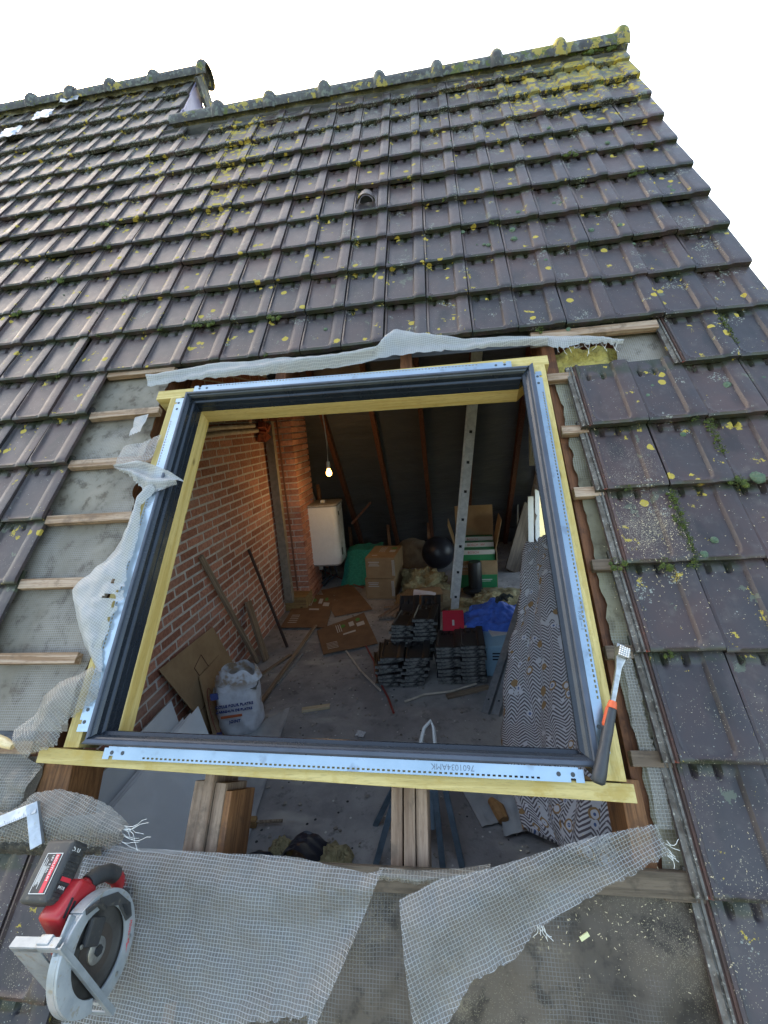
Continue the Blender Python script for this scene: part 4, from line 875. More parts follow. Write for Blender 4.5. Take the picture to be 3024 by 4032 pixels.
def concrete():
    k = NT('dusty_concrete'); p = k.pos(); n = k.noise(p, 2.2, 6, .65); n2 = k.noise(p, 14, 5, .7); n3 = k.noise(p, 70, 4)
    col = k.mix(k.step(n.outputs[0], .35, .65), (.35, .34, .325), (.215, .21, .21))
    col = k.mix(k.math('MULTIPLY', k.step(n2.outputs[0], .54, .7), .6), col, (.11, .108, .108))
    col = k.mix(k.math('MULTIPLY', k.step(k.noise(k.mapv(p, scale=(1, 2.2, 1), loc=(3, 1, 0)), 1.7, 3).outputs[0], .58, .75), .6), col, (.56, .53, .47))
    v = k.vor(p, 26); vr = k.sep(v.outputs['Color'])[0]
    col = k.mix(k.math('MULTIPLY', k.math('LESS_THAN', v.outputs['Distance'], .16), k.math('GREATER_THAN', vr, .82)), col, (.50, .49, .46))
    col = k.mix(k.math('MULTIPLY', k.math('LESS_THAN', v.outputs['Distance'], .2), k.math('LESS_THAN', vr, .09)), col, (.04, .04, .04))
    return k.fin(col, .9, 0, k.bump(n2.outputs[0], .5, .012, k.bump(n3.outputs[0], .4, .003)), .3)
M_CONC = concrete()
def membrane():
    k = NT('black_roof_membrane'); p = k.pos(); n = k.noise(k.mapv(p, scale=(.8, 3, 3)), 2.6, 5, .6); n2 = k.noise(p, 22, 3)
    col = k.mix(n.outputs[0], (.050, .056, .068), (.10, .105, .115))
    return k.fin(col, .42, 0, k.bump(n.outputs[0], .9, .03, k.bump(n2.outputs[0], .2, .004)), .4)
M_MEMB = membrane()
M_REDW = wood('red_brown_rafter', (.16, .065, .04), (.08, .032, .022), 'y', .7)
M_CARD = pm('brown_cardboard', (.33, .22, .12), (.27, .175, .095), 6, rough=.85, bump=.1)
M_CARDD = pm('printed_dark_cardboard', (.20, .115, .06), (.155, .09, .05), 6, rough=.8, bump=.1)
M_WPRT = flat('white_print', (.50, .49, .47), .7)
M_GPRT = flat('green_print', (.07, .26, .05), .6)
M_GBOX = flat('green_carton', (.015, .20, .075), .5)
M_WHT = pm('white_enamel', (.72, .74, .74), (.66, .68, .69), 8, rough=.28, bump=.03)
M_GRY = pm('grey_lid_dusty', (.30, .29, .27), (.22, .21, .20), 14, rough=.6, bump=.1)
M_TEAL = pm('green_terry_fabric', (.03, .30, .21), (.02, .22, .16), 40, rough=.95, bump=.9, bd=.004)
M_BALL = pm('dark_vinyl', (.016, .018, .028), (.022, .024, .034), 8, rough=.4, bump=.1)
M_BLUE = pm('blue_cloth', (.05, .16, .62), (.035, .11, .48), 20, rough=.75, bump=.5)
M_LBLUE = flat('pale_blue_plastic', (.24, .42, .55), .5)
M_RBOX = flat('red_plastic_box', (.55, .025, .05), .45)
M_STEELP = pm('galvanised_profile', (.30, .33, .35), (.22, .25, .27), 20, rough=.45, metal=.3, bump=.1)
M_LAD = pm('aluminium_ladder', (.74, .76, .77), (.58, .60, .62), 22, rough=.4, metal=.15, c3=(.62, .62, .60), bump=.12)
M_PLAS = pm('grey_plasterboard_face', (.74, .78, .80), (.66, .70, .72), 5, rough=.85, bump=.08)
M_PLED = flat('plasterboard_pale_edge', (.60, .58, .54), .9)
M_POST = pm('cement_grey_post', (.30, .26, .21), (.22, .19, .15), 20, rough=.9, bump=.3)
M_STICK = wood('dusty_stick_wood', (.30, .23, .16), (.18, .13, .09), 'y', .8)
M_OSB = wood('ochre_board', (.34, .22, .09), (.24, .14, .06), 'x', .8)
M_IWOOL = pm('beige_wool_heap', (.42, .36, .20), (.28, .24, .13), 9, rough=1, bump=1, bd=.02, fine=50)
M_PIPE = pm('cream_pipe', (.55, .50, .42), (.42, .38, .31), 14, rough=.6, bump=.1)
M_PVC = flat('white_pvc', (.62, .64, .62), .4)
M_NEWT = wood('greenish_white_timber', (.50, .52, .40), (.42, .44, .34), 'z', .7)
# ---------------------------------------------------------------- shell of the attic
X0, X1, YF = -2.6, .50, 5.32
fl = MB(); fl.grid(lambda s, t: (X0 - .02 + (X1 - X0 + .1) * s, -2.0 + (YF + 2.0) * t, ZF + .010 * mnoise.noise(Vector((s * 8, t * 14, 1))) + .004 * mnoise.noise(Vector((s * 40, t * 70, 2)))), 90, 150)
fo = fl.build('attic_floor', M_CONC, None, smooth=True, ang=80); fo['kind'] = 'structure'
m = MB(); m.box(((X0 + X1) / 2, 1.6, ZF - .12), (X1 - X0 + .5, YF + 4, .18)); o = m.build('floor_slab', M_MOR, None); o['kind'] = 'structure'
# opposite slope: membrane between the rafters
def opp(x, s, off):
    return Vector((x, ay + math.cos(PITCH) * s, az - math.sin(PITCH) * s)) - Vector((0, math.sin(PITCH), math.cos(PITCH))) * off
m = MB(); m.grid(lambda s, t: opp(X0 - .1 + (X1 - X0 + .2) * s, .02 + 5.85 * t, .10 + .012 * mnoise.noise(Vector((s * 5, t * 26, 2))) + .012 * math.cos(s * 2 * math.pi * 5.35) + .006 * mnoise.noise(Vector((s * 22, t * 60, 2)))), 70, 140)
m.build('roof_membrane', M_MEMB, main_roof, smooth=True, ang=80, thick=.003)
m = MB(); m.grid(lambda s, t: (-6 + 6.65 * s, -.14 + 0, 0) if 0 else roof(-2.75 + 3.4 * s, -.02 + 2.58 * t, -.085), 2, 2); m.build('roof_membrane', M_MEMB, main_roof, thick=.003)
m = MB(); m.grid(lambda s, t: roof(-2.75 + 3.4 * s, -3.2 + 1.35 * t, -.075), 2, 2); m.build('roof_membrane', M_MEMB, main_roof, thick=.003)
m = MB(); m.grid(lambda s, t: roof(-2.75 + .70 * s, -1.86 + 1.83 * t, -.072), 2, 2); m.build('roof_membrane', M_MEMB, main_roof, thick=.003)
m = MB(); m.grid(lambda s, t: roof(.0 + .65 * s, -1.86 + 1.83 * t, -.072), 2, 2); m.build('roof_membrane', M_MEMB, main_roof, thick=.003)
for x in (-2.64, -2.10, -1.51, -.94, -.36, .22):
    p = opp(x, 2.9, .155); m = MB(); rr_ = Matrix.Rotation(-PITCH, 3, 'X'); m.box(p, (.055, 5.7, .11), rr_)
    m.build('rafter', M_REDW, main_roof, bevel=.002)
M_STUD = wood('red_stud_wood', (.26, .13, .07), (.16, .075, .04), 'z', .7)
for x, y, z1 in ((-2.50, 4.2, -.95), (-2.24, 4.86, -1.2), (-1.62, 4.86, -1.22), (-.985, 4.86, -1.05), (-.40, 4.86, -1.2)):
    m = MB(); m.box((x, y, (ZF + z1) / 2), (.045, .06, z1 - ZF)); m.build('stud', M_STUD, main_roof, bevel=.002)
m = MB(); m.box((-1.93, 4.3, -1.62), (.03, .03, .42), Matrix.Rotation(.8, 3, 'Y') @ Matrix.Rotation(-.4, 3, 'X')); m.build('brace', M_REDW, main_roof)
# brick walls ----------------------------------------------------------------------
CH, BL = .0695, .235
wall = thing('brick_party_wall', 'red brick wall with pale mortar on the left side of the attic', 'wall', Matrix.Translation((X0, 1.5, ZF)))
gable = thing('gable_wall', 'dim dusty brick gable wall on the far right side of the attic', 'wall', Matrix.Translation((X1, 1.5, ZF)))
def zroof(y): return (math.tan(PITCH) * y - .10 / math.cos(PITCH)) if y < ay else az - (y - ay) * math.tan(PITCH) - .16
def backing(parent, x, sx, mat, name, hole=None, th=.1):
    ys = sorted({-2.0, -1.0, 0, 1.0, ay, 3, 4, YF} | ({hole[0], hole[1]} if hole else set())); m = MB(); up = lambda y: max(ZF, zroof(y) - .02)
    for y0, y1 in zip(ys[:-1], ys[1:]):
        spans = [(ZF - .1, ZF - .1, up(y0), up(y1))]
        if hole and y0 >= hole[0] - 1e-6 and y1 <= hole[1] + 1e-6: spans = [(ZF - .1, ZF - .1, hole[2], hole[2]), (hole[3], hole[3], up(y0), up(y1))]
        for a0, a1, b0, b1 in spans:
            if b0 - a0 < .01 and b1 - a1 < .01: continue
            m.hexa([(x, y0, a0), (x, y1, a1), (x + sx * th, y1, a1), (x + sx * th, y0, a0)], [(x, y0, b0), (x, y1, b1), (x + sx * th, y1, b1), (x + sx * th, y0, b0)])
    return m.build(name, mat, parent)
HOLE = (1.6, 4.25, -2.15, -1.32)
backing(wall, X0 - .0055, -1, M_MOR, 'mortar_bed'); backing(gable, X1 + .0055, 1, M_MORD, 'mortar_bed', HOLE, .06)
def brick_me(L, mat, nm, seed):
    rr = random.Random(seed); m = MB(); m.box((0, 0, 0), (.03, L, CH - .0145), jit=.0014)
    me = bpy.data.meshes.new(nm); bm = bmesh.new(); vs = [bm.verts.new(p) for p in m.v]
    for f in m.f: bm.faces.new([vs[i] for i in f])
    bmesh.ops.recalc_face_normals(bm, faces=bm.faces[:])
    bmesh.ops.bevel(bm, geom=bm.edges[:], offset=.003, segments=1, affect='EDGES'); bm.to_mesh(me); bm.free(); me.materials.append(mat); return me
BM = {}
def wall_bricks(parent, x, mat, key, vis, limit, L=BL):
    cells = []
    nrow = int(3.6 / CH)
    for r in range(nrow):
        z = ZF + CH * (r + .5)
        off = (r % 2) * L / 2 + (.03 * math.sin(r * 1.7)); y = -2.1 + off; j = 0
        while y < YF:
            l_ = L - .014
            if key == 'L' and 1.9 < y < 2.5 and (r * 7 + j) % 5 == 0: l_ = L / 2 - .012
            yc = y + l_ / 2
            if key == 'R' and z + CH / 2 > HOLE[2] and z - CH / 2 < HOLE[3] and y + l_ > HOLE[0] and y < HOLE[1]: y += l_ + .015; j += 1; continue
            if z + CH / 2 < zroof(y) and z + CH / 2 < zroof(y + l_): cells.append((yc, z, l_))
            y += l_ + .015; j += 1
    cells.sort(key=lambda c: vis(c)); rest = MB(); n = 0
    for i, (yc, z, l_) in enumerate(cells):
        if i < limit:
            kk = (key, round(l_, 3), i % 3)
            if kk not in BM: BM[kk] = brick_me(l_, mat, 'brick', i)
            o = bpy.data.objects.new('brick', BM[kk]); C.objects.link(o); o.parent = parent
            o.location = Vector((x, yc, z)) - WM[parent.name].translation + Vector((R.uniform(-.0015, .0015), R.uniform(-.002, .002), R.uniform(-.001, .001)))
            o.rotation_euler = (R.gauss(0, .004), 0, 0)
        else: rest.box((x, yc, z), (.03, l_, CH - .0145), jit=.001)
    rest.build('brickwork', mat, parent, kind='stuff')
wall_bricks(wall, X0 - .015 - .003, M_BRK, 'L', lambda c: 100 if c[0] < -.7 or c[0] > 2.85 else (abs(c[0] - 1.3) * .8 + abs(c[1] + 1.4)), 292)
wall_bricks(gable, X1 + .015 + .003, M_BRKD, 'R', lambda c: abs(c[0] - 4.0) + abs(c[1] + 1.3), 150)
# pier
PX1, PY0, PY1 = -2.355, 2.86, 3.42
m = MB(); m.box(((X0 + PX1) / 2 - .01, (PY0 + PY1) / 2, (ZF + .0) / 2 - .1), (PX1 - X0 - .012, PY1 - PY0 - .02, -ZF + .2)); m.build('pier_core', M_MOR, wall)
for r in range(int(2.35 / CH)):
    z = ZF + CH * (r + .5)
    segs = [(X0, PX1)] if r % 2 else [(X0, X0 + .125), (X0 + .135, PX1)]
    for a, b in segs:
        m = MB(); m.box(((a + b) / 2, PY0 + .05, z), (b - a - .002, .10, CH - .0145), jit=.001); m.build('brick', M_BRK, wall, bevel=.0025)
    ys_ = [(PY0 + .101, PY0 + .21), (PY0 + .22, PY1)] if r % 2 else [(PY0 + .101, PY0 + .33), (PY0 + .34, PY1)]
    for a, b in ys_:
        m = MB(); m.box((PX1 - .052, (a + b) / 2, z), (.10, b - a, CH - .0145), jit=.001); m.build('brick', M_BRK, wall)
# front inner end wall (below the eave) and ground outside
m = MB(); m.box((-1.05, -2.25, ZF - 1.4), (3.4, .2, 3.4)); tag(m.build('front_wall', M_BRKD, None), 'brick front wall of the house below the eaves of the tiled roof', 'wall')
m = MB(); m.grid(lambda s, t: (-400 + 800 * s, -400 + 800 * t, -5.3), 3, 3); g_ = m.build('ground', pm('meadow_ground', (.06, .08, .03), (.09, .09, .05), .5, rough=1, bump=0), None); g_['kind'] = 'structure'
gw = thing('gable_window', 'white framed window opening in the gable wall behind the mattress', 'window', Matrix.Translation((X1 + .03, 1.95, HOLE[2])))
for y_, z_, dy_, dz_ in ((HOLE[0] + .03, (HOLE[2] + HOLE[3]) / 2, .06, HOLE[3] - HOLE[2]), (HOLE[1] - .03, (HOLE[2] + HOLE[3]) / 2, .06, HOLE[3] - HOLE[2]), ((HOLE[0] + HOLE[1]) / 2, HOLE[2] + .03, HOLE[1] - HOLE[0] - .124, .06), ((HOLE[0] + HOLE[1]) / 2, HOLE[3] - .03, HOLE[1] - HOLE[0] - .124, .06), (1.95, (HOLE[2] + HOLE[3]) / 2, .05, HOLE[3] - HOLE[2] - .124)):
    m = MB(); m.box((X1 + .035, y_, z_), (.06, dy_, dz_)); m.build('window_bar', M_WHT, gw, bevel=.003)
# ---------------------------------------------------------------- things in the attic
def stick(name, p0, p1, w_, t_, mat, label, cat, up=(0, 0, 1), parent=None, group=None, bev=.001):
    f = fr3(p0, p1, up); L = (Vector(p1) - Vector(p0)).length; m = MB(); m.box((0, L / 2, 0), (w_, L, t_))
    o = m.build(name, mat, parent, f, origin=(0, 0, 0) if parent is None else None, bevel=bev)
    if label: tag(o, label, cat, group)
    return o
stick('wooden_post', (-2.535, 2.64, ZF + .12), (-2.535, 2.66, -.24), .09, .07, M_POST, 'pale cement-stained post standing beside the brick pier', 'post', up=(0, 1, 0))
stick('copper_pipe', (-2.48, 2.79, -2.2), (-2.49, 2.79, -.2), .018, .018, pm('rusty_pipe', (.22, .10, .06), (.15, .07, .05), 20), 'thin rusty pipe running up between the post and the pier', 'pipe', up=(0, 1, 0))
m = MB(); m.box((-2.48, 2.78, ZF + .08), (.26, .24, .16), Matrix.Rotation(.0, 3, 'Z'), jit=.01); tag(m.build('wooden_block', M_OSB, None, bevel=.003), 'ochre wooden board block on the floor at the foot of the pier', 'board')
for k_, (z_, y1) in enumerate(((-.285, 2.35), (-.335, 2.42))):
    m = MB(); m.tube([(X0 + .035, .9, z_ - .02), (X0 + .035, 1.6, z_), (X0 + .03, y1, z_ + .005)], .020, 10)
    tag(m.build('wall_pipe', M_PIPE, None, smooth=True), ('upper' if k_ == 0 else 'lower') + ' cream pipe running along the top of the brick wall', 'pipe', 'pipes along the brick wall')
m = MB()
for k_ in range(9): m.box((-2.55 + R.uniform(-.01, .02), 2.50 + R.uniform(-.07, .09), -.36 + R.uniform(-.07, .07)), (.07, .07, .05), Matrix.Rotation(R.uniform(0, 3), 3, (1, R.random(), R.random())), jit=.01)
tag(m.build('rubble_patch', M_RED, None), 'broken brick rubble around the pipe end at the top of the post', 'rubble')
stick('batten_pole', (-2.47, 1.50, ZF + .02), (-2.57, 1.03, -1.23), .042, .028, M_STICK, 'tall grey wooden batten leaning on the brick wall behind the white sack', 'batten', up=(1, 0, 0))
stick('iron_rod', (-2.29, 1.79, ZF + .01), (-2.575, 1.86, -1.42), .022, .022, pm('dark_iron', (.06, .05, .05), (.09, .05, .04), 20, metal=.5), 'thin dark iron rod leaning on the wall right of the short board', 'rod', up=(1, 0, 0))
stick('short_board', (-2.41, 1.55, ZF + .01), (-2.56, 1.66, -1.86), .10, .022, M_STICK, 'short brown board leaning on the wall between the batten and the iron rod', 'board', up=(1, 0, 0))
def gp(x, y, z=0): return Vector((x, y, ZF + .012 + z))
stick('floor_lath', gp(-2.20, .85, .01), gp(-2.12, 2.20, .02), .035, .018, M_STICK, 'long wooden lath lying on the floor up to the flattened cartons', 'lath')
stick('floor_lath', gp(-2.36, 1.30), gp(-2.20, 1.63, .005), .03, .016, M_STICK, 'short wooden lath on the floor crossing left of the long one', 'lath')
stick('floor_lath', gp(-2.16, 1.16), gp(-2.10, 1.66), .02, .012, M_STEELP, 'thin grey metal lath on the floor just right of the long wooden one', 'lath')
stick('wood_offcut', gp(-1.85, .83), gp(-1.65, .88), .04, .02, wood('pale_offcut', (.60, .50, .35), (.45, .36, .22), 'y', .7), 'short pale wood offcut alone on the bare concrete floor', 'offcut')
stick('floor_plank', gp(-.78, 1.00), gp(-.46, 1.13), .045, .02, M_STICK, 'short brown plank on the floor in front of the roof tile stacks', 'plank')
for pts, mt, lab in (([(-2.64 + .1, 4.02), (-2.2, 3.70), (-1.96, 3.42), (-1.79, 3.28)], 'orange', 'dull red conduit on the floor behind the flattened cartons'), ([(-1.52, 1.78), (-1.40, 1.50), (-1.36, 1.30), (-1.22, .98), (-1.16, .80)], 'orange', 'dull red conduit curving on the floor left of the tile stacks'), ([(-1.69, 1.69), (-1.50, 1.36), (-1.29, 1.07)], 'grey', 'thin pale grey tube on the floor in front of the flattened cartons'), ([(-1.09, .93), (-.95, 1.02), (-.75, 1.06), (-.55, 1.16)], 'grey', 'pale grey hose on the floor in front of the tile stacks')):
    m = MB(); m.tube([gp(a, b, .006) for a, b in pts], .008, 8); tag(m.build('conduit', flat('dull_red_conduit', (.26, .05, .04), .6) if mt == 'orange' else M_PIPE, None, smooth=True), lab, 'conduit')
# boiler
BO = Matrix.Translation((-2.30, 3.12, -2.02))
boil = thing('wall_boiler', 'white wall-hung water heater with a dusty grey top by the brick pier', 'boiler', BO)
def rbox(m, c, d, r, seg=5, top_scale=1.0):
    x, y, z = d[0] / 2, d[1] / 2, d[2] / 2; poly = []
    for cx_, cy_, a0_ in ((x - r, y - r, 0), (-x + r, y - r, 90), (-x + r, -y + r, 180), (x - r, -y + r, 270)):
        for i in range(seg + 1): a = d2r(a0_ + 90 * i / seg); poly.append((cx_ + r * math.cos(a), cy_ + r * math.sin(a)))
    m.prism(poly, c[2] - z, c[2] + z, mat=Matrix.Translation((c[0], c[1], 0)))
BY = BO @ Matrix.Translation((0, .21, 0))
m = MB(); rbox(m, (.02, 0, .37), (.53, .40, .72), .07); m.build('casing', M_WHT, boil, BY, smooth=True, ang=50)
m = MB(); rbox(m, (.02, 0, .745), (.55, .42, .03), .07); m.build('top_lid', M_GRY, boil, BY, smooth=True, ang=50, bevel=.005)
m = MB(); rbox(m, (.02, 0, .0), (.515, .385, .02), .065); m.build('bottom_plate', M_GRY, boil, BY, smooth=True, ang=50)
m = MB(); m.tube([(-.03, 0, 0), (-.03, 0, -.11)], .026, 12); m.build('drain_spout', M_PVC, boil, BY, smooth=True)
m = MB(); m.box((.288, -.08, .63), (.006, .03, .05)); m.build('control_knob', M_SEAL, boil, BY)
m = MB(); m.box((.288, -.06, .14), (.006, .05, .09)); m.build('control_window', M_SEAL, boil, BY)
m = MB(); m.box((.09, -.02, .775), (.05, .04, .03)); tag(m.build('small_white_box', M_PVC, None, BY), 'small white cube lying on the grey lid of the water heater', 'box')
m = MB(); m.box((-.275, -.02, .57), (.05, .05, .06)); m.tube([(-.26, -.04, .55), (-.25, -.05, .50), (-.27, -.05, .46)], .010, 6); m.build('inlet_valve', M_PVC, boil, BY, bevel=.003)
for k_, (c_, lab) in enumerate((((.03, .12, .45), 'blue'), ((.5, .03, .03), 'red'))):
    m = MB(); pts = [(-.16 - .09 * math.cos(a), .02 + .02 * k_, .76 + (.12 - .035 * k_) * math.sin(a)) for a in [i * math.pi / 10 for i in range(11)]]; m.tube(pts, .014, 8)
    m.build('flexible_pipe', flat(lab + '_flex', c_, .4), boil, BY, smooth=True)
for k_ in range(5):
    m = MB(); x_ = -.15 + .07 * k_; m.tube([(x_, .03, -.01), (x_ + .02, .04, -.14), (x_ - .03, .08 + .05 * k_, -.28), (x_ - .15, .0, -.34)], .013, 8); m.build('hose', pm('dark_blue_hose', (.03, .05, .07), (.05, .06, .07), 20, rough=.4), boil, BY, smooth=True)
# pendant bulb (lit)
BP = Matrix.Translation((-1.915, 2.60, -.80))
pend = thing('pendant_bulb', 'lit bare light bulb hanging on a white cable below the roof', 'lamp', BP)
m = MB(); m.tube([(.0, 0, .09), (.01, 0, .3), (-.005, 0, .6), (0, .03, .95)], .006, 6); m.build('cable', M_PVC, pend, BP, smooth=True)
m = MB(); m.lathe([(.010, .10), (.019, .09), (.021, .05), (.021, .025)], seg=16); m.build('socket', M_PVC, pend, BP, smooth=True)
kE = NT('glowing_bulb_glass'); kE.p.inputs['Emission Color'].default_value = (1, .50, .12, 1); kE.p.inputs['Emission Strength'].default_value = 1.8; kE.fin((.9, .7, .4), .2)
m = MB(); m.lathe([(.014, .028), (.016, .015), (.026, -.005), (.031, -.025), (.029, -.042), (.018, -.056), (.004, -.060)], seg=20); m.build('bulb', kE.m, pend, BP, smooth=True, ang=80)
bl = bpy.data.objects.new('bulb_light', bpy.data.lights.new('bulb_light', 'POINT')); C.objects.link(bl); bl.location = (-1.915, 2.60, -.93); bl.data.energy = .8; bl.data.color = (1, .62, .28); bl.data.shadow_soft_size = .03
# flattened cartons
def carton_flat(pts, z, label, seed, prints=True):
    rr = random.Random(seed); P = [Vector((x, y, 0)) for x, y in pts]; base = (P[0] + P[1] + P[2] + P[3]) / 4; t = thing('flattened_carton', label, 'cardboard', Matrix.Translation((base.x, base.y, ZF + z)), 'flattened cartons on the floor')
    def bi(s, q): return P[0].lerp(P[1], s).lerp(P[3].lerp(P[2], s), q)
    m = MB(); m.grid(lambda s, q: (*bi(s, q).xy, ZF + z + .010 * mnoise.noise(Vector((s * 2, q * 2, seed))) + .006), 12, 12); m.build('sheet', M_CARDD, t, smooth=True, ang=80, thick=.006)
    def pr(s0, s1, q0, q1, mat, nm):
        m = MB(); m.grid(lambda s, q: (*bi(s0 + (s1 - s0) * s, q0 + (q1 - q0) * q).xy, ZF + z + .010 * mnoise.noise(Vector(((s0 + (s1 - s0) * s) * 2, (q0 + (q1 - q0) * q) * 2, seed))) + .0085), 4, 4); m.build(nm, mat, t)
    pr(.45, .70, .48, .53, M_WPRT, 'tape_strip') ; pr(.62, .72, .70, .86, M_WPRT, 'label'); pr(.76, .92, .62, .74, M_WPRT, 'label')
    for q in range(5): pr(.10, .30, .12 + q * .05, .135 + q * .05, M_WPRT, 'printed_line')
    for q in range(3): pr(.36 + q * .04, .375 + q * .04, .62, .90, M_WPRT, 'printed_line')
    for cx_, cy_ in ((.50, .80), (.82, .85)):
        m = MB(); vs = []; 
        for i in range(18): a = 2 * math.pi * i / 18; b = bi(cx_ + .045 * math.cos(a), cy_ + .055 * math.sin(a)); vs.append((b.x, b.y, ZF + z + .010 * mnoise.noise(Vector((cx_ * 2, cy_ * 2, seed))) + .0095))
        m.add(vs, [tuple(range(18))]); m.build('green_dot', M_GPRT, t)
carton_flat([(-2.34, 3.25), (-1.98, 3.45), (-1.58, 2.62), (-1.97, 2.44)], .005, 'flattened brown carton lying farthest back, partly under the other two', 1)
carton_flat([(-2.50, 2.18), (-1.99, 2.16), (-2.11, 3.02), (-2.56, 3.12)], .022, 'flattened brown carton lying nearest the brick wall', 2)
carton_flat([(-1.89, 1.62), (-1.41, 1.82), (-1.66, 2.52), (-2.08, 2.10)], .018, 'flattened brown carton lying nearest the viewer, with white labels and green dots', 3)
# two stacked boxes
def carton_box(P, dims, rz, mat, name, label, cat, group=None, prints=()):
    M_ = Matrix.Translation(P) @ Matrix.Rotation(rz, 4, 'Z'); t = thing(name, label, cat, M_, group)
    m = MB(); m.box((0, 0, dims[2] / 2), dims, jit=.003); m.build('carton', mat, t, M_, bevel=.004)
    for nm, c_, d_, mt in prints: m = MB(); m.box(c_, d_); m.build(nm, mt, t, M_)
    return t, M_
for k_, (z_, lab) in enumerate(((ZF + .012, 'lower of the two stacked brown parcels beside the green fabric'), (ZF + .265, 'upper of the two stacked brown parcels, white label on its top'))):
    fy = -.26
    prints = [('barcode', (.145 - .0 + .012 * q, fy - .002, .13), (.006, .002, .19), M_WPRT) for q in (0, 1, 2)] + [('printed_line', (-.075, fy - .002, .20 - .022 * q), (.13 - .02 * (q % 2), .002, .008), M_WPRT) for q in range(3)]
    if k_: prints += [('label', (-.10, -.17, .2505), (.10, .06, .002), M_WPRT)] + [('printed_line', (-.06 + .02 * q, .08, .2505), (.006, .2, .002), M_WPRT) for q in range(4)] + [('label', (.10, .02, .2505), (.07, .09, .002), M_WPRT), ('green_dot', (.10, .14, .2505), (.06, .06, .002), M_GPRT)]
    carton_box((-1.475 - .02 * (1 - k_), 3.18, z_), (.35, .52, .25), -.10, M_CARD, 'parcel', lab, 'parcel', 'stacked parcels', prints)
# pallet bits, green fabric, ball, wool
m = MB()
for q in range(4): m.box((-1.36 + .075 * q, 2.55, ZF + .03), (.055, .42, .018), Matrix.Rotation(-.5, 3, 'Z'), jit=.004)
for q in range(2): m.box((-1.30 + .02 * q, 2.42 + .25 * q, ZF + .018), (.36, .05, .02), Matrix.Rotation(.2, 3, 'Z'))
tag(m.build('small_pallet', wood('grey_pallet_wood', (.26, .21, .17), (.18, .14, .11), 'y', .85), None, bevel=.002), 'grey slatted wooden piece on the floor in front of the parcels', 'pallet')
m = MB()
def tw(s, t):
    x = -2.12 + .52 * s + .03 * mnoise.noise(Vector((s * 4, t * 4, 0))); y = 3.78 - .40 * ss(.3, 1, t) - .0; z = -2.02 - .37 * ss(.28, 1, t) ** .8 + .03 * mnoise.noise(Vector((s * 6, t * 6, 3)))
    if t < .28: y = 3.78 + .30 * (1 - t / .28)
    if s < .2: x += .05 * (1 - t); z -= .03
    return (x, y, z)
m.grid(tw, 30, 30); m.box((-1.85, 3.98, ZF + .17), (.46, .36, .32)); tag(m.build('green_towel', M_TEAL, None, smooth=True, ang=70), 'green towel draped over a box left of the stacked parcels', 'towel')
m = MB(); rr_ = .225
m.lathe([(rr_ * math.sin(a), rr_ - rr_ * math.cos(a)) for a in [math.pi * (i + .2) / 20.4 for i in range(21)]], (0, 0, 0), 32)
tag(m.build('exercise_ball', M_BALL, None, Matrix.Translation((-.84, 3.98, ZF + .01)), smooth=True, ang=80), 'dark shiny exercise ball on the floor left of the ladder', 'ball')
def heap(name, label, c, sx, sy, sz, mat, seed, n=34, cat='insulation', fr=3.0, lump=.35):
    m = MB()
    def f(s, t):
        a = s * 2 * math.pi; ph = t * math.pi / 2; d = Vector((math.cos(a) * math.cos(ph), math.sin(a) * math.cos(ph), math.sin(ph)))
        k_ = 1 + lump * mnoise.noise(d * fr + Vector((seed, 0, 0))) + lump * .5 * mnoise.noise(d * fr * 3 + Vector((seed, 0, 0)))
        return (c[0] + d.x * sx * k_, c[1] + d.y * sy * k_, ZF - .005 + d.z * sz * k_)
    m.grid(f, n, n // 2 + 2); return tag(m.build(name, mat, None, smooth=True, ang=75), label, cat)
heap('insulation_heap', 'beige mineral wool piled between the parcels and the ladder', (-1.02, 3.15), .30, .32, .26, M_IWOOL, 4, 44)
heap('insulation_heap', 'wide low wool mat under the folded paper in front of the ball', (-.98, 2.80), .36, .26, .17, pm('brown_wool_mat', (.25, .19, .11), (.18, .135, .08), 12, rough=1, bump=.8, bd=.01), 6, 40, lump=.18)
heap('insulation_heap', 'yellowish wool roll lying between the blue cloth and the green carton', (-.25, 2.50), .42, .17, .19, M_IWOOL, 9, 44, lump=.45)
heap('insulation_heap', 'flat wool scraps to the right behind the blue cloth', (-.10, 2.78), .40, .22, .13, pm('olive_wool', (.30, .26, .15), (.20, .18, .10), 9, rough=1, bump=1, bd=.02), 12, 40)
heap('cardboard_tube_heap', 'grey-brown sack slumped behind the parcels against the studs', (-1.22, 4.3), .36, .25, .36, pm('jute_brown', (.20, .16, .11), (.15, .12, .085), 9, rough=.95, bump=.6), 15, 30, 'sack', lump=.12)
carton_box((-.92, 2.60, ZF + .12), (.24, .20, .10), .15, M_CARD, 'small_carton', 'small brown carton half covered by white paper in front of the wool', 'carton', None, [])
m = MB(); m.grid(lambda s, t: (-1.10 + .24 * s, 2.43 + .16 * t, ZF + .235 + .015 * math.sin(3 * s + 2 * t) - .10 * ss(.55, 1, 1 - t) * ss(.3, 0, s)), 10, 8); tag(m.build('paper_sheet', flat('white_paper', (.66, .66, .72), .8), None, smooth=True, thick=.0005), 'creased white paper sheet lying on the small carton', 'paper')
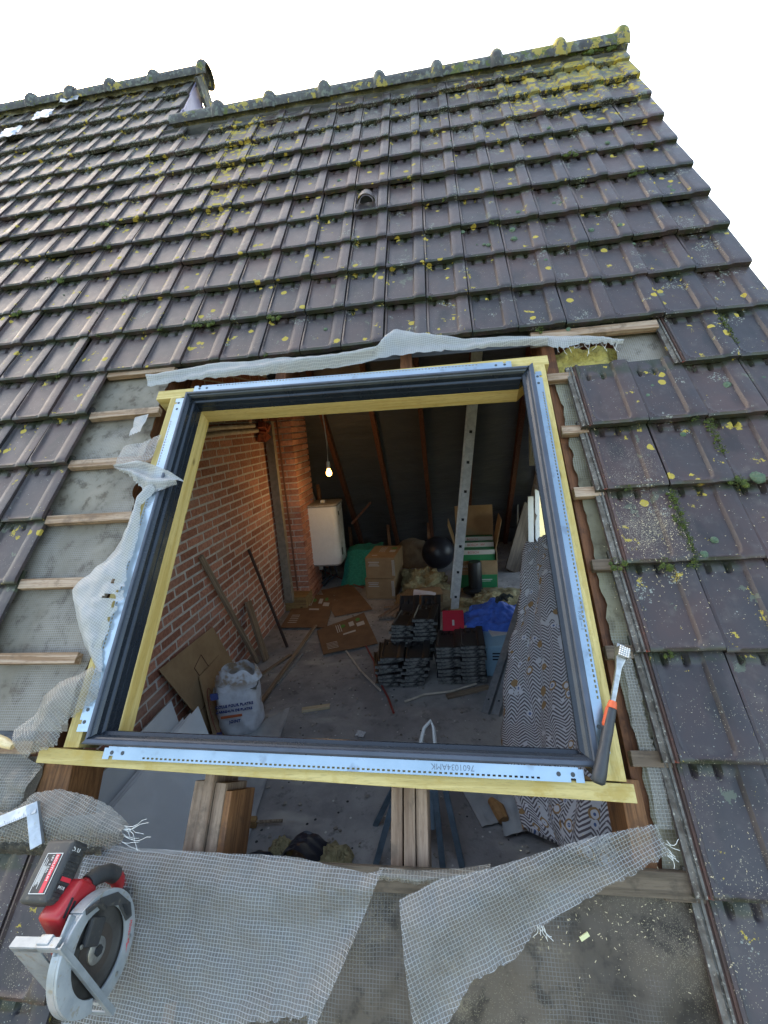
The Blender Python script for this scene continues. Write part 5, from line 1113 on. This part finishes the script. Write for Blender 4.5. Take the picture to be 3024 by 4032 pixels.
# big open carton with green packages, and a small black lamp base
BC = Matrix.Translation((-.375, 3.28, ZF + .012)) @ Matrix.Rotation(-.03, 4, 'Z')
bc = thing('open_carton', 'large open brown carton with raised flap holding green packages', 'carton', BC)
def pn(nm, c_, d_, mt, rot=None, par=None, bv=.0015):
    m = MB(); m.box(c_, d_, rot); return m.build(nm, mt, par or bc, BC, bevel=bv)
pn('front_panel', (0, -.21, .19), (.46, .006, .38), M_CARD); pn('back_panel', (0, .21, .29), (.46, .006, .58), M_CARD)
pn('side_panel', (-.23, 0, .24), (.006, .42, .48), M_CARD); pn('side_panel', (.23, 0, .24), (.006, .42, .48), M_CARD)
pn('raised_flap', (0, .235, .76), (.46, .006, .38), M_CARD, Matrix.Rotation(-.1, 3, 'X')); pn('raised_flap', (-.27, .03, .64), (.006, .38, .34), M_CARD, Matrix.Rotation(-.28, 3, 'Y')); pn('raised_flap', (.26, .03, .66), (.006, .38, .38), M_CARD, Matrix.Rotation(.2, 3, 'Y'))
pn('green_band', (0, -.2145, .13), (.455, .002, .16), M_GBOX); pn('printed_line', (.10, -.2160, .15), (.14, .001, .010), M_WPRT); pn('printed_line', (.10, -.2160, .13), (.11, .001, .006), M_WPRT)
text_mesh('carton_print', 'tobol', .055, M_WPRT, bc, BC @ basis((-.17, -.2145, .30), (1, 0, 0), (0, 0, 1)), .0005)
text_mesh('carton_print', 'elektrische Geräte', .02, M_WPRT, bc, BC @ basis((-.17, -.2145, .265), (1, 0, 0), (0, 0, 1)), .0005)
for q, (y_, h_) in enumerate(((-.13, .50), (-.02, .56), (.09, .60))):
    g2 = thing('green_package', ('front', 'middle', 'rear')[q] + ' green package standing in the open carton', 'package', BC @ Matrix.Translation((0, y_, .06)), 'green packages in the open carton')
    m = MB(); m.box((.0, y_, h_ / 2 + .03), (.42, .085, h_ - .06)); m.build('box_body', M_GBOX, g2, BC, bevel=.002)
    m = MB(); m.box((0, y_ - .0435, h_ - .028), (.42, .002, .055)); m.build('white_band', M_WPRT, g2, BC)
    text_mesh('box_lettering', 'BOSCH' if q != 1 else 'BOSCH 18V', .04, flat('red_lettering', (.45, .04, .04), .5), g2, BC @ basis((-.10, y_ - .0448, h_ - .042), (1, 0, 0), (0, 0, 1)), .0004)
m = MB(); m.lathe([(.115, 0), (.118, .03), (.09, .045), (.055, .05)], seg=24); sp_ = MB()
spm = Matrix.Translation((-.44, 3.0, ZF + .04)); spk = thing('black_speaker', 'black round-based cylinder standing in front of the green carton', 'speaker', spm)
m.build('round_base', M_SEAL, spk, spm, smooth=True); m = MB(); m.lathe([(.075, .04), (.078, .10), (.078, .34), (.066, .36)], (.03, .02, 0), 24); m.build('column', M_SEAL, spk, spm, smooth=True, ang=50)
# ladder
l0, l1 = Vector((-.680, 2.44, ZF + .01)), Vector((-.305, 2.05, .72))
lf = fr3(l0, l1, (0, 1, 0)); LL = (l1 - l0).length
lad = thing('ladder', 'tall aluminium ladder standing behind the tile stacks up into the roof', 'ladder', lf)
for zz in (0, .30):
    m = MB(); W_ = .080; prev = 0; holes = [.22 + .285 * i for i in range(12)]
    for hy in holes + [None]:
        a = prev; b = (hy - .014) if hy else LL; m.box((0, (a + b) / 2, zz), (W_, b - a, .022))
        if hy:
            for sx_ in (-1, 1): m.box((sx_ * (W_ / 4 + .007), hy, zz), (W_ / 2 - .014, .028, .022))
            prev = hy + .014
    m.build('rail', M_LAD, lad, lf)
for hy in [.22 + .285 * i for i in range(12)]:
    m = MB(); m.box((0, hy, .155), (.026, .026, .27)); m.build('rung', M_LAD, lad, lf)
    m = MB(); m.box((0, hy, .0165), (.027, .027, .004)); m.build('rung_hollow_shade', M_SEAL, lad, lf); m = MB(); m.box((0, hy, -.0125), (.024, .024, .004)); m.build('rung_hollow_shade', M_SEAL, lad, lf)  # black plates stand in for the shade inside the hollow rungs
# stacked roof tiles ---------------------------------------------------------------
def dark_tile():
    k = NT('black_stacked_tile'); ob = k.obj(); n = k.noise(ob, 30, 4); col = k.mix(n.outputs[0], (.010, .010, .011), (.026, .025, .025))
    so = k.sep(ob); e = k.math('SUBTRACT', 1, k.step(so[1], .0, .006)); col = k.mix(k.math('MULTIPLY', e, k.step(k.noise(ob, 18, 4).outputs[0], .35, .6)), col, (.22, .23, .22))
    return k.fin(col, .45, 0, k.bump(n.outputs[0], .3, .002), .5)
M_ST = dark_tile()
T_S = []
for me in T_N[:3]:
    c_ = me.copy(); c_.name = 'stacked_tile'; c_.materials.clear(); c_.materials.append(M_ST); T_S.append(c_)
ORD = ['bottom', 'second', 'third', 'fourth', 'fifth', 'sixth', 'seventh', 'eighth', 'ninth', 'tenth', 'eleventh', 'twelfth', 'thirteenth', 'fourteenth']
def stack(x, y, n, dz, rz, wobble, lean=(0, 0), lab='', grp='', z0=0.01, tilt=.0):
    for i in range(n):
        o = bpy.data.objects.new('stacked_tile', T_S[i % 3]); C.objects.link(o)
        o.matrix_world = Matrix.Translation((x + lean[0] * i + R.uniform(-2, 2) * wobble, y + lean[1] * i + R.uniform(-1, 1) * wobble, ZF + .03 + z0 + dz * i)) @ Matrix.Rotation(rz + R.gauss(0, .06), 4, 'Z') @ Matrix.Rotation(tilt + .09 + R.gauss(0, .015), 4, 'X') @ Matrix.Rotation(R.gauss(0, .015), 4, 'Y')
        tag(o, 'black roof tile, %s of the %s' % (('top' if i == n - 1 else ORD[i] + (' from bottom' if i else '')), lab), 'roof tile', grp)
stack(-1.335, 1.14, 8, .028, .06, .010, (.004, .004), 'low front stack nearest the cartons', 'left front stack of spare tiles')
stack(-1.315, 1.40, 13, .028, -.14, .011, (.009, .006), 'tall leaning stack at the left rear', 'left rear stack of spare tiles')
stack(-1.115, 1.13, 8, .029, .10, .012, (.003, .003), 'front stack left of red case', 'middle front stack of spare tiles')
stack(-1.09, 1.42, 14, .029, -.02, .010, (.005, .004), 'tall rear stack left of red case', 'middle rear stack of spare tiles')
stack(-.845, 1.16, 10, .031, .02, .004, (0, .002), 'neat stack below the red case', 'right stack of spare tiles')
stack(-.655, 1.17, 10, .031, .0, .004, (0, .002), 'neat stack beside the pale blue crate', 'rightmost stack of spare tiles')
for k_, (x_, y_, z_, lab) in enumerate(((-1.10, 1.86, ZF + .28, 'black roof tile standing upright behind the left rear stack'), (-.90, 1.90, ZF + .26, 'black roof tile standing upright beside the white paper'), (-.91, 1.66, ZF + .16, 'black roof tile standing upright left of the red box'))):
    o = bpy.data.objects.new('stacked_tile', T_S[k_ % 3]); C.objects.link(o); o.matrix_world = Matrix.Translation((x_ - .1, y_ - .12, z_ - .05)) @ Matrix.Rotation(-.05, 4, 'Z') @ Matrix.Rotation(.75, 4, 'X'); tag(o, lab, 'roof tile')
RB = Matrix.Translation((-.70, 1.55, ZF + .335)) @ Matrix.Rotation(-.02, 4, 'Z') @ Matrix.Rotation(-.9, 4, 'X')
rb = thing('red_case', 'bright red plastic case lying on the right stack of black tiles', 'case', RB); m = MB(); m.box((0, 0, 0), (.18, .04, .235)); m.build('body', M_RBOX, rb, RB, bevel=.006)
m = MB(); m.box((0, -.0215, 0), (.018, .003, .05)); m.build('latch', M_WPRT, rb, RB)
m = MB(); m.box((-.78, 1.45, ZF + .3), (.01, .01, .01))
# blue crate, crumpled cloth, gloves
bcm = Matrix.Translation((-.40, 1.42, ZF + .012)); bcr = thing('blue_crate', 'pale blue plastic crate under the blue cloth beside the tile stacks', 'crate', bcm)
m = MB(); m.box((0, 0, .13), (.26, .30, .26)); m.build('body', M_LBLUE, bcr, bcm, bevel=.01)
for q in range(3): m = MB(); m.box((.05, -.152, .20 - .025 * q), (.12, .006, .010)); m.build('vent_slot', M_SEAL, bcr, bcm)
m = MB(); m.box((-.28, 1.62, ZF + .27), (.30, .3, .02), Matrix.Rotation(.25, 3, 'Z'), jit=.01); tag(m.build('white_board', M_PLED, None), 'white offcut board under the blue cloth on the crate', 'board')
def cloth(s, t):
    x, y = -.66 + .56 * s, 1.42 + .46 * t
    z = ZF + .30 + .13 * math.exp(-((s - .62) / .28) ** 2 - ((t - .75) / .4) ** 2)
    z += .055 * abs(mnoise.noise(Vector((s * 3.4, t * 3.4, 2)))) + .035 * abs(mnoise.noise(Vector((s * 8, t * 8, 4)))) + .012 * mnoise.noise(Vector((s * 20, t * 20, 4)))
    if t < .22: z -= .32 * (1 - t / .22) ** 1.2 * (.5 + .5 * math.sin(s * 5 - .8)); y += .05 * (1 - t / .22)
    x += .06 * mnoise.noise(Vector((s * 3, t * 3, 8))); y += .08 * mnoise.noise(Vector((s * 3, t * 3, 12)))
    return (x, y, z)
m = MB(); m.grid(cloth, 70, 60, cut=lambda s, t: (s < .18 and t < .35) or (s > .9 and t < .3) or (s < .25 and t > .8)); tag(m.build('blue_cloth', M_BLUE, None, smooth=True, ang=80, thick=.002), 'crumpled bright blue cloth thrown over the pale blue crate', 'cloth')
m = MB()
for a, b, r_ in (((-.30, 1.66), (-.22, 1.72), .022), ((-.30, 1.66), (-.33, 1.60), .02), ((-.26, 1.69), (-.24, 1.62), .016), ((-.24, 1.70), (-.18, 1.70), .014)): m.tube([(a[0], a[1], ZF + .50), ((a[0] + b[0]) / 2, (a[1] + b[1]) / 2, ZF + .52), (b[0], b[1], ZF + .50)], [r_, r_ * 1.1, r_ * .7], 8)
tag(m.build('work_glove', pm('dark_green_glove', (.04, .055, .05), (.025, .03, .03), 40, rough=.8), None, smooth=True), 'dark work glove lying on top of the blue cloth', 'glove')
# metal profiles leaning in front of the patterned sheet
for k_, (a, b, lab) in enumerate((((-.52, .82, ZF + .01), (-.03, 1.78, -1.74), 'left one of the leaning galvanised profiles'), ((-.45, .80, ZF + .01), (.02, 1.74, -1.72), 'right one of the leaning galvanised profiles, next to the patterned mattress'))):
    a, b = Vector(a), Vector(b); f = fr3(a, b, (-.6, -.6, 1)); L = (b - a).length; m = MB(); m.box((0, L / 2, 0), (.055, L, .003)); m.box((-.027, L / 2, -.013), (.003, L, .028)); m.box((.027, L / 2, -.013), (.003, L, .028)); m.box((0, .1, .0028), (.012, .012, .001), m=1)
    tag(m.build('metal_profile', [M_STEELP, M_SEAL], None, f, origin=(0, 0, 0)), lab, 'metal profile', 'leaning metal profiles')
# patterned mattress cover
def pattern():
    k = NT('retro_patterned_fabric'); uv = k.uv(); s = k.sep(uv)
    wx = k.math('MULTIPLY', k.math('PINGPONG', k.math('MULTIPLY', s[0], 1), .036), 1.0)
    n = k.noise(uv, 5, 2); ph = k.math('ADD', k.math('ADD', s[1], wx), k.math('MULTIPLY', n.outputs[0], .05))
    st = k.math('GREATER_THAN', k.math('FRACT', k.math('MULTIPLY', ph, 50)), .52)
    reg = k.noise(k.mapv(uv, scale=(1.6, 1, 1)), 8, 1)
    col = k.mix(k.math('MULTIPLY', st, k.math('LESS_THAN', reg.outputs[0], .64)), (.70, .70, .71), (.15, .13, .14))
    v = k.vor(k.mapv(uv, scale=(1, .9, 1)), 17); vr = k.sep(v.outputs['Color']); d = v.outputs['Distance']
    ob_ = k.math('GREATER_THAN', vr[0], .35); dd = k.math('ADD', d, k.math('MULTIPLY', k.noise(uv, 34, 2).outputs[0], .14))
    col = k.mix(k.math('MULTIPLY', k.math('LESS_THAN', dd, .46), k.math('GREATER_THAN', vr[1], .62)), col, (.40, .25, .12))
    col = k.mix(k.math('MULTIPLY', k.math('LESS_THAN', dd, .34), ob_), col, (.74, .74, .76))
    col = k.mix(k.math('MULTIPLY', k.math('LESS_THAN', d, .13), ob_), col, (.10, .16, .34))
    col = k.mix(k.math('MULTIPLY', k.math('LESS_THAN', d, .06), ob_), col, (.62, .62, .60))
    return k.fin(col, .85, 0, k.bump(k.noise(uv, 30, 3).outputs[0], .25, .004), .2)
M_PAT = pattern()
mt = MB()
LT = [(-.06, 1.50, -1.42), (-.20, 1.10, -1.90), (-.40, .58, -2.38), (-.38, .10, -2.39), (-.36, -.12, -2.39)]
RT = [(.42, 1.60, -1.30), (.40, 1.0, -1.36), (.40, .45, -1.50), (.38, -.05, -1.72), (.05, -.55, -2.2)]
def mat_f(s, t):
    A, B = resample(LT, 40), resample(RT, 40); return A, B
A_, B_ = resample(LT, 60), resample(RT, 60)
def matt(s, t):
    i = min(59, int(round(t * 59))); p = A_[i].lerp(B_[i], s); n_ = Vector((-.75, -.25, .6)).normalized()
    return p + n_ * (.045 * mnoise.noise(Vector((s * 3, t * 9, 4))) + .05 * abs(mnoise.noise(Vector((s * 9, t * 3, 7)))) + .055 * math.sin(s * 9.5 + t * 1.5) * (.5 + .5 * t) + .02 * math.sin(s * 23) + .02 * mnoise.noise(Vector((s * 5, t * 7, 0))) + .08 * math.sin(math.pi * s))
mt.grid(matt, 60, 60, uvs=lambda s, t: (s * 1.05, t * 1.9)); tag(mt.build('patterned_mattress', M_PAT, None, smooth=True, ang=80, thick=.02), 'mattress in retro cover with grey waves, orange blobs and blue dots leaning at the right', 'mattress')
# leaning dark board, white door piece, thin white rod, timber end
stick('dark_board', (.12, 3.72, ZF + .01), (.46, 4.22, -1.62), .24, .025, wood('dark_board_wood', (.13, .10, .075), (.08, .06, .045), 'y', .85), 'wide dark board leaning on the dim gable wall behind the mattress', 'board', up=(.3, -1, 0))
stick('white_rod', (.33, 4.6, ZF + .2), (.36, 4.62, -1.15), .018, .018, M_PVC, 'thin white rod with dark bands standing in the far right corner', 'rod', up=(0, 1, 0))
stick('hanging_timber', (.36, 3.45, -.98), (.37, 3.50, .1), .12, .05, M_NEWT, 'pale greenish timber end hanging in the upper right behind the frame', 'timber', up=(0, 1, 0))
stick('white_door_edge', (.40, 3.95, -2.25), (.41, 4.0, -1.45), .07, .03, M_WHT, 'narrow white painted board edge standing at the gable window', 'board', up=(0, 1, 0))
# plasterboards, leaning carton, sack ------------------------------------------------
def board(name, pts, th, mat, label, cat, n=None, group=None):
    P = [Vector(p) for p in pts]; n = (P[1] - P[0]).cross(P[3] - P[0]).normalized() if n is None else Vector(n); m = MB(); m.hexa([p - n * th for p in P], P)
    return tag(m.build(name, mat, None, bevel=.0015), label, cat, group)
BTOP = [(-2.55, .37, -2.00), (-2.478, .36, -2.120), (-2.450, .40, -2.115), (-2.420, .45, -2.100)]
for q, (bx, by_, bz_) in enumerate(BTOP):
    board('plasterboard', [(bx, -1.35, bz_), (bx, by_, bz_), (bx + .36 - .02 * (3 - q) if q else -2.50, by_ - .38 if q else .34, ZF + .012 if q else -2.16), (bx + .36 - .02 * (3 - q) if q else -2.50, -1.35, ZF + .012 if q else -2.16)], .0125, M_PLAS, ('rearmost grey plasterboard sheet against the brick wall', 'second grey plasterboard sheet showing only a thin edge', 'third grey plasterboard sheet showing only a thin edge', 'front grey plasterboard sheet of the leaning group')[q], 'plasterboard', None, 'plasterboard sheets leaning on the wall')
LC = [Vector((-2.40, .54, ZF + .01)), Vector((-2.40, 1.12, ZF + .01)), Vector((-2.56, 1.02, -1.80)), Vector((-2.56, .34, -1.76))]
lcm = basis(LC[0], LC[1] - LC[0], LC[3] - LC[0]); lc = thing('leaning_carton', 'open brown carton sheet leaning on the brick wall behind the white sack', 'cardboard', lcm)
nn = (LC[1] - LC[0]).cross(LC[3] - LC[0]).normalized(); m = MB(); m.hexa([p - nn * .006 for p in LC], LC); m.build('carton_sheet', M_CARD, lc, bevel=.001)
def lcp(s, t, o=.0012): return LC[0].lerp(LC[1], s).lerp(LC[3].lerp(LC[2], s), t) + nn * o * (1 if nn.x > 0 else -1)
m = MB()
for (s0, t0), (s1, t1) in (((.38, .55), (.58, .62)), ((.58, .62), (.58, .82)), ((.58, .82), (.38, .75)), ((.38, .75), (.38, .55)), ((0, .33), (1, .33))): m.tube([lcp(s0, t0), lcp(s1, t1)], .0025, 4)
m.build('cut_line', M_REDW, lc)
M_RPR = flat('brown_red_print', (.20, .045, .03), .7)
tb = lambda s, t: basis(lcp(s, t, .002), lcp(s, t + .1) - lcp(s, t), -(lcp(s + .1, t) - lcp(s, t)))
fl2 = [Vector((-2.30, .40, ZF + .02)), Vector((-2.33, .60, ZF + .02)), Vector((-2.50, .95, -2.0)), Vector((-2.48, .62, -1.98))]
n3 = (fl2[1] - fl2[0]).cross(fl2[3] - fl2[0]).normalized(); n3 = n3 if n3.x > 0 else -n3
m = MB(); m.hexa([p - n3 * .006 for p in fl2], fl2); m.build('carton_flap', M_CARD, lc, bevel=.001)
e_x = (fl2[3] - fl2[0]).normalized(); e_y = n3.cross(e_x)
fm = lambda s, t: Matrix.Translation(fl2[0].lerp(fl2[1], s).lerp(fl2[3].lerp(fl2[2], s), t) + n3 * .001) @ Matrix((e_x, e_y, n3)).transposed().to_4x4()
text_mesh('carton_print', 'CHOCOLAT', .048, M_RPR, lc, fm(.55, .04), .0005); text_mesh('carton_print', 'PRALINES', .04, M_RPR, lc, fm(.30, .30), .0005)
m = MB(); f_ = fm(.33, .45)
m.tube([f_ @ Vector((.16 * math.cos(a) - .02, .045 * math.sin(a) + .012, .001)) for a in [2 * math.pi * i / 24 for i in range(25)]], .003, 4, cap=False); m.build('printed_oval', M_RPR, lc)
# sack
SK = Matrix.Translation((-2.225, .64, ZF + .01)) @ Matrix.Rotation(.25, 4, 'Z')
sk = thing('plaster_sack', 'white paper plaster sack with torn open top and blue lettering', 'sack', SK)
def sack(s, t):
    a = s * 2 * math.pi; rx, ry = .150, .12; k_ = 1 - .12 * ss(.5, 1, t) - .15 * ss(.12, 0, t)
    e = 2.6; ca, sa = math.cos(a), math.sin(a); r_ = (abs(ca) ** e + abs(sa) ** e) ** (-1 / e)
    n_ = 1 + .09 * mnoise.noise(Vector((ca * 2, sa * 2, t * 3))) + .07 * mnoise.noise(Vector((ca * 6, sa * 6, t * 9))) * (0.3 + t)
    return (rx * r_ * ca * k_ * n_, ry * r_ * sa * k_ * n_, .40 * t + (.05 * mnoise.noise(Vector((ca * 3, sa * 3, 5))) if t > .9 else 0))
kS = NT('white_sack_paper'); ob = kS.obj(); n = kS.noise(ob, 14, 4); z_ = kS.sep(ob)[2]
cS = kS.mix(kS.step(n.outputs[0], .4, .7), (.60, .62, .66), (.48, .49, .52)); cS = kS.mix(kS.math('MULTIPLY', kS.step(z_, .33, .42), kS.step(kS.noise(ob, 9, 3).outputs[0], .45, .6)), cS, (.30, .21, .13))
M_SACK = kS.fin(cS, .75, 0, kS.bump(n.outputs[0], .8, .012), .3)
m = MB(); m.grid(sack, 48, 26); m.build('sack_body', M_SACK, sk, SK, smooth=True, ang=80, thick=.002)
m = MB()
m.grid(lambda s, t: ((.02 + .16 * math.cos(s * 6.28) * (1 - .25 * t)), (.10 * math.sin(s * 6.28) * (1 - .2 * t)), .375 + .085 * t * (1 + .9 * mnoise.noise(Vector((s * 7, t, 3)))) ), 40, 6); m.build('torn_collar', M_SACK, sk, SK, smooth=True, ang=80, thick=.0015)
m = MB(); m.grid(lambda s, t: (.15 * (s * 2 - 1), .10 * (t * 2 - 1), .335 + .03 * mnoise.noise(Vector((s * 4, t * 4, 2)))), 10, 8); m.build('powder', pm('grey_powder', (.25, .23, .20), (.18, .16, .14), 20, rough=1), sk, SK, smooth=True)
M_SBL = flat('dark_blue_lettering', (.05, .07, .22), .6)
def sktext(b, x, z, size, mat=M_SBL): 
    o = text_mesh('sack_lettering', b, size, mat, sk, SK @ basis((x, -.136, z), (1, 0, 0), (0, .05, 1)), .004)
sktext('COLLE POUR PLATRE', -.125, .255, .026); sktext('CARREAUX DE PLATRE', -.125, .218, .023); sktext('JOINT', -.05, .135, .028)
m = MB(); m.box((-.03, -.1365, .185), (.14, .006, .016)); m.build('orange_stripe', flat('orange_stripe', (.50, .12, .04), .6), sk, SK)
m = MB(); m.box((-.12, -.134, .345), (.05, .006, .045)); m.box((-.13, -.132, .06), (.04, .006, .03)); m.build('blue_logo', M_SBL, sk, SK)
# plastic dust sheets on the floor, scraps
def floorsheet(name, label, P, seed, mat, z=.014, cat='plastic sheet', amp=.015):
    P = [Vector((x, y, 0)) for x, y in P]
    m = MB(); m.grid(lambda s, t: (*P[0].lerp(P[1], s).lerp(P[3].lerp(P[2], s), t).xy, ZF + z + amp * (.5 + mnoise.noise(Vector((s * 5, t * 5, seed)))) + .005 * mnoise.noise(Vector((s * 17, t * 17, seed)))), 26, 26)
    return tag(m.build(name, mat, None, smooth=True, ang=80, thick=.0015), label, cat)
M_PSH = pm('grey_dust_sheet', (.40, .42, .42), (.30, .32, .33), 6, rough=.5, bump=.3)
floorsheet('dust_sheet', 'grey translucent dust sheet on the floor left of the first cut rafter', [(-2.0, -.55), (-1.80, -.30), (-1.95, .85), (-2.18, .60)], 3, M_PSH)
floorsheet('paper_sheet', 'large grey paper sheet on the floor below the right half of the trimmer', [(-.62, -.10), (-.38, -.02), (-.36, .34), (-.80, .36)], 5, M_PSH, .012)
floorsheet('paper_sheet', 'second grey paper sheet tucked under the mattress foot', [(-.52, -.16), (-.30, -.10), (-.32, .22), (-.52, .26)], 7, M_PSH, .03)
floorsheet('paper_scrap', 'small white paper scrap on the bare floor near the frame', [(-1.40, .56), (-1.34, .55), (-1.33, .60), (-1.39, .62)], 9, flat('white_scrap', (.55, .55, .55), .8), .012, 'paper', .004)
m = MB(); m.tube([gp(-.56, .04, .03), gp(-.53, -.02, .04), gp(-.51, -.08, .03)], [.02, .035, .028], 9); tag(m.build('foam_lump', pm('amber_foam', (.42, .22, .08), (.32, .16, .06), 30, rough=.7), None, smooth=True), 'amber foam lump lying on the grey paper sheet', 'foam')
hmm = Matrix.Translation((-1.84, -.15, ZF + .02)) @ Matrix.Rotation(.1, 4, 'Z'); hh = thing('old_mallet', 'small wooden mallet lying on the floor between the two cut rafters', 'mallet', hmm)
m = MB(); m.box((0, 0, .02), (.09, .04, .04)); m.build('mallet_head', M_OSB, hh, hmm, bevel=.004); m = MB(); m.tube([(.04, 0, .02), (.18, .01, .01)], .008, 8); m.build('mallet_handle', M_STICK, hh, hmm, smooth=True)
for q, (x_, y_, lab) in enumerate(((-1.72, -.36, 'left piece of black sheeting with wool on the floor between the cut rafters'), (-1.50, -.30, 'right upright piece of black sheeting on the floor between the cut rafters'))):
    m = MB(); m.grid(lambda s, t: (x_ - .12 + .24 * s + .03 * t, y_ - .1 + .14 * t, ZF + .01 + (.16 if q else .07) * math.sin(math.pi * s) * (1 - .3 * t) + .02 * mnoise.noise(Vector((s * 6, t * 6, q)))), 18, 14); tag(m.build('black_sheeting', M_BALL, None, smooth=True, thick=.002), lab, 'sheeting')
heap('wool_scrap', 'yellow-green wool scrap beside the black sheeting on the floor', (-1.34, -.34), .09, .10, .09, M_IWOOL, 21, 24)
heap('wool_scrap', 'small wool scrap left of the upright black sheeting', (-1.62, -.27), .06, .06, .06, M_IWOOL, 23, 20)
m = MB()
for q in range(620):
    x_, y_ = R.uniform(-2.5, .2), R.uniform(-.6, 3.2)
    l = R.uniform(.006, .022); m.box(gp(x_, y_, 0), (l, l * R.uniform(.3, 1), .006), Matrix.Rotation(R.uniform(0, 3), 3, 'Z'), jit=.002)
tag(m.build('floor_debris', pm('debris_grey', (.34, .32, .28), (.16, .14, .12), 3, rough=.9), None), 'small chips of rubble and wood scattered on the concrete floor', 'rubble', kind='stuff')
# folding workbench standing under the second cut rafter
WBm = Matrix.Translation((-.95, -.20, ZF)); wb = thing('folding_sawhorse', 'blue-grey folding sawhorse standing on the floor under the second cut rafter', 'sawhorse', WBm)
M_WB = pm('blue_grey_steel', (.16, .22, .27), (.12, .17, .21), 20, rough=.45, metal=.3)
m = MB(); m.box((-.02, .05, .78), (.30, .12, .03)); 
for k_, (a, b) in enumerate((((-.19, -.13, .0), (-.03, .06, .44)), ((.13, -.11, 0), (.10, .06, .44)), ((-.22, .10, 0), (.0, .12, .44)), ((.22, -.10, .0), (.13, .12, .40)))):
    m = MB(); a, b = WBm @ Vector(a), WBm @ Vector(b); f = fr3(a, b, (0, 1, 0)); L = (b - a).length; m.box((0, L / 2, 0), (.028, L, .018)); m.build('leg', M_WB, wb, f, bevel=.003)
m = MB(); m.box((.0, .02, .24), (.20, .01, .24), Matrix.Rotation(-.5, 3, 'X')); m.build('side_plate', M_WB, wb, WBm, bevel=.004)
m = MB(); m.tube([(.02, .08, .40), (.06, .22, .49), (.095, .25, .51), (.11, .22, .49), (.12, .10, .40)], .010, 8); m.build('carry_loop', M_PVC, wb, WBm, smooth=True)
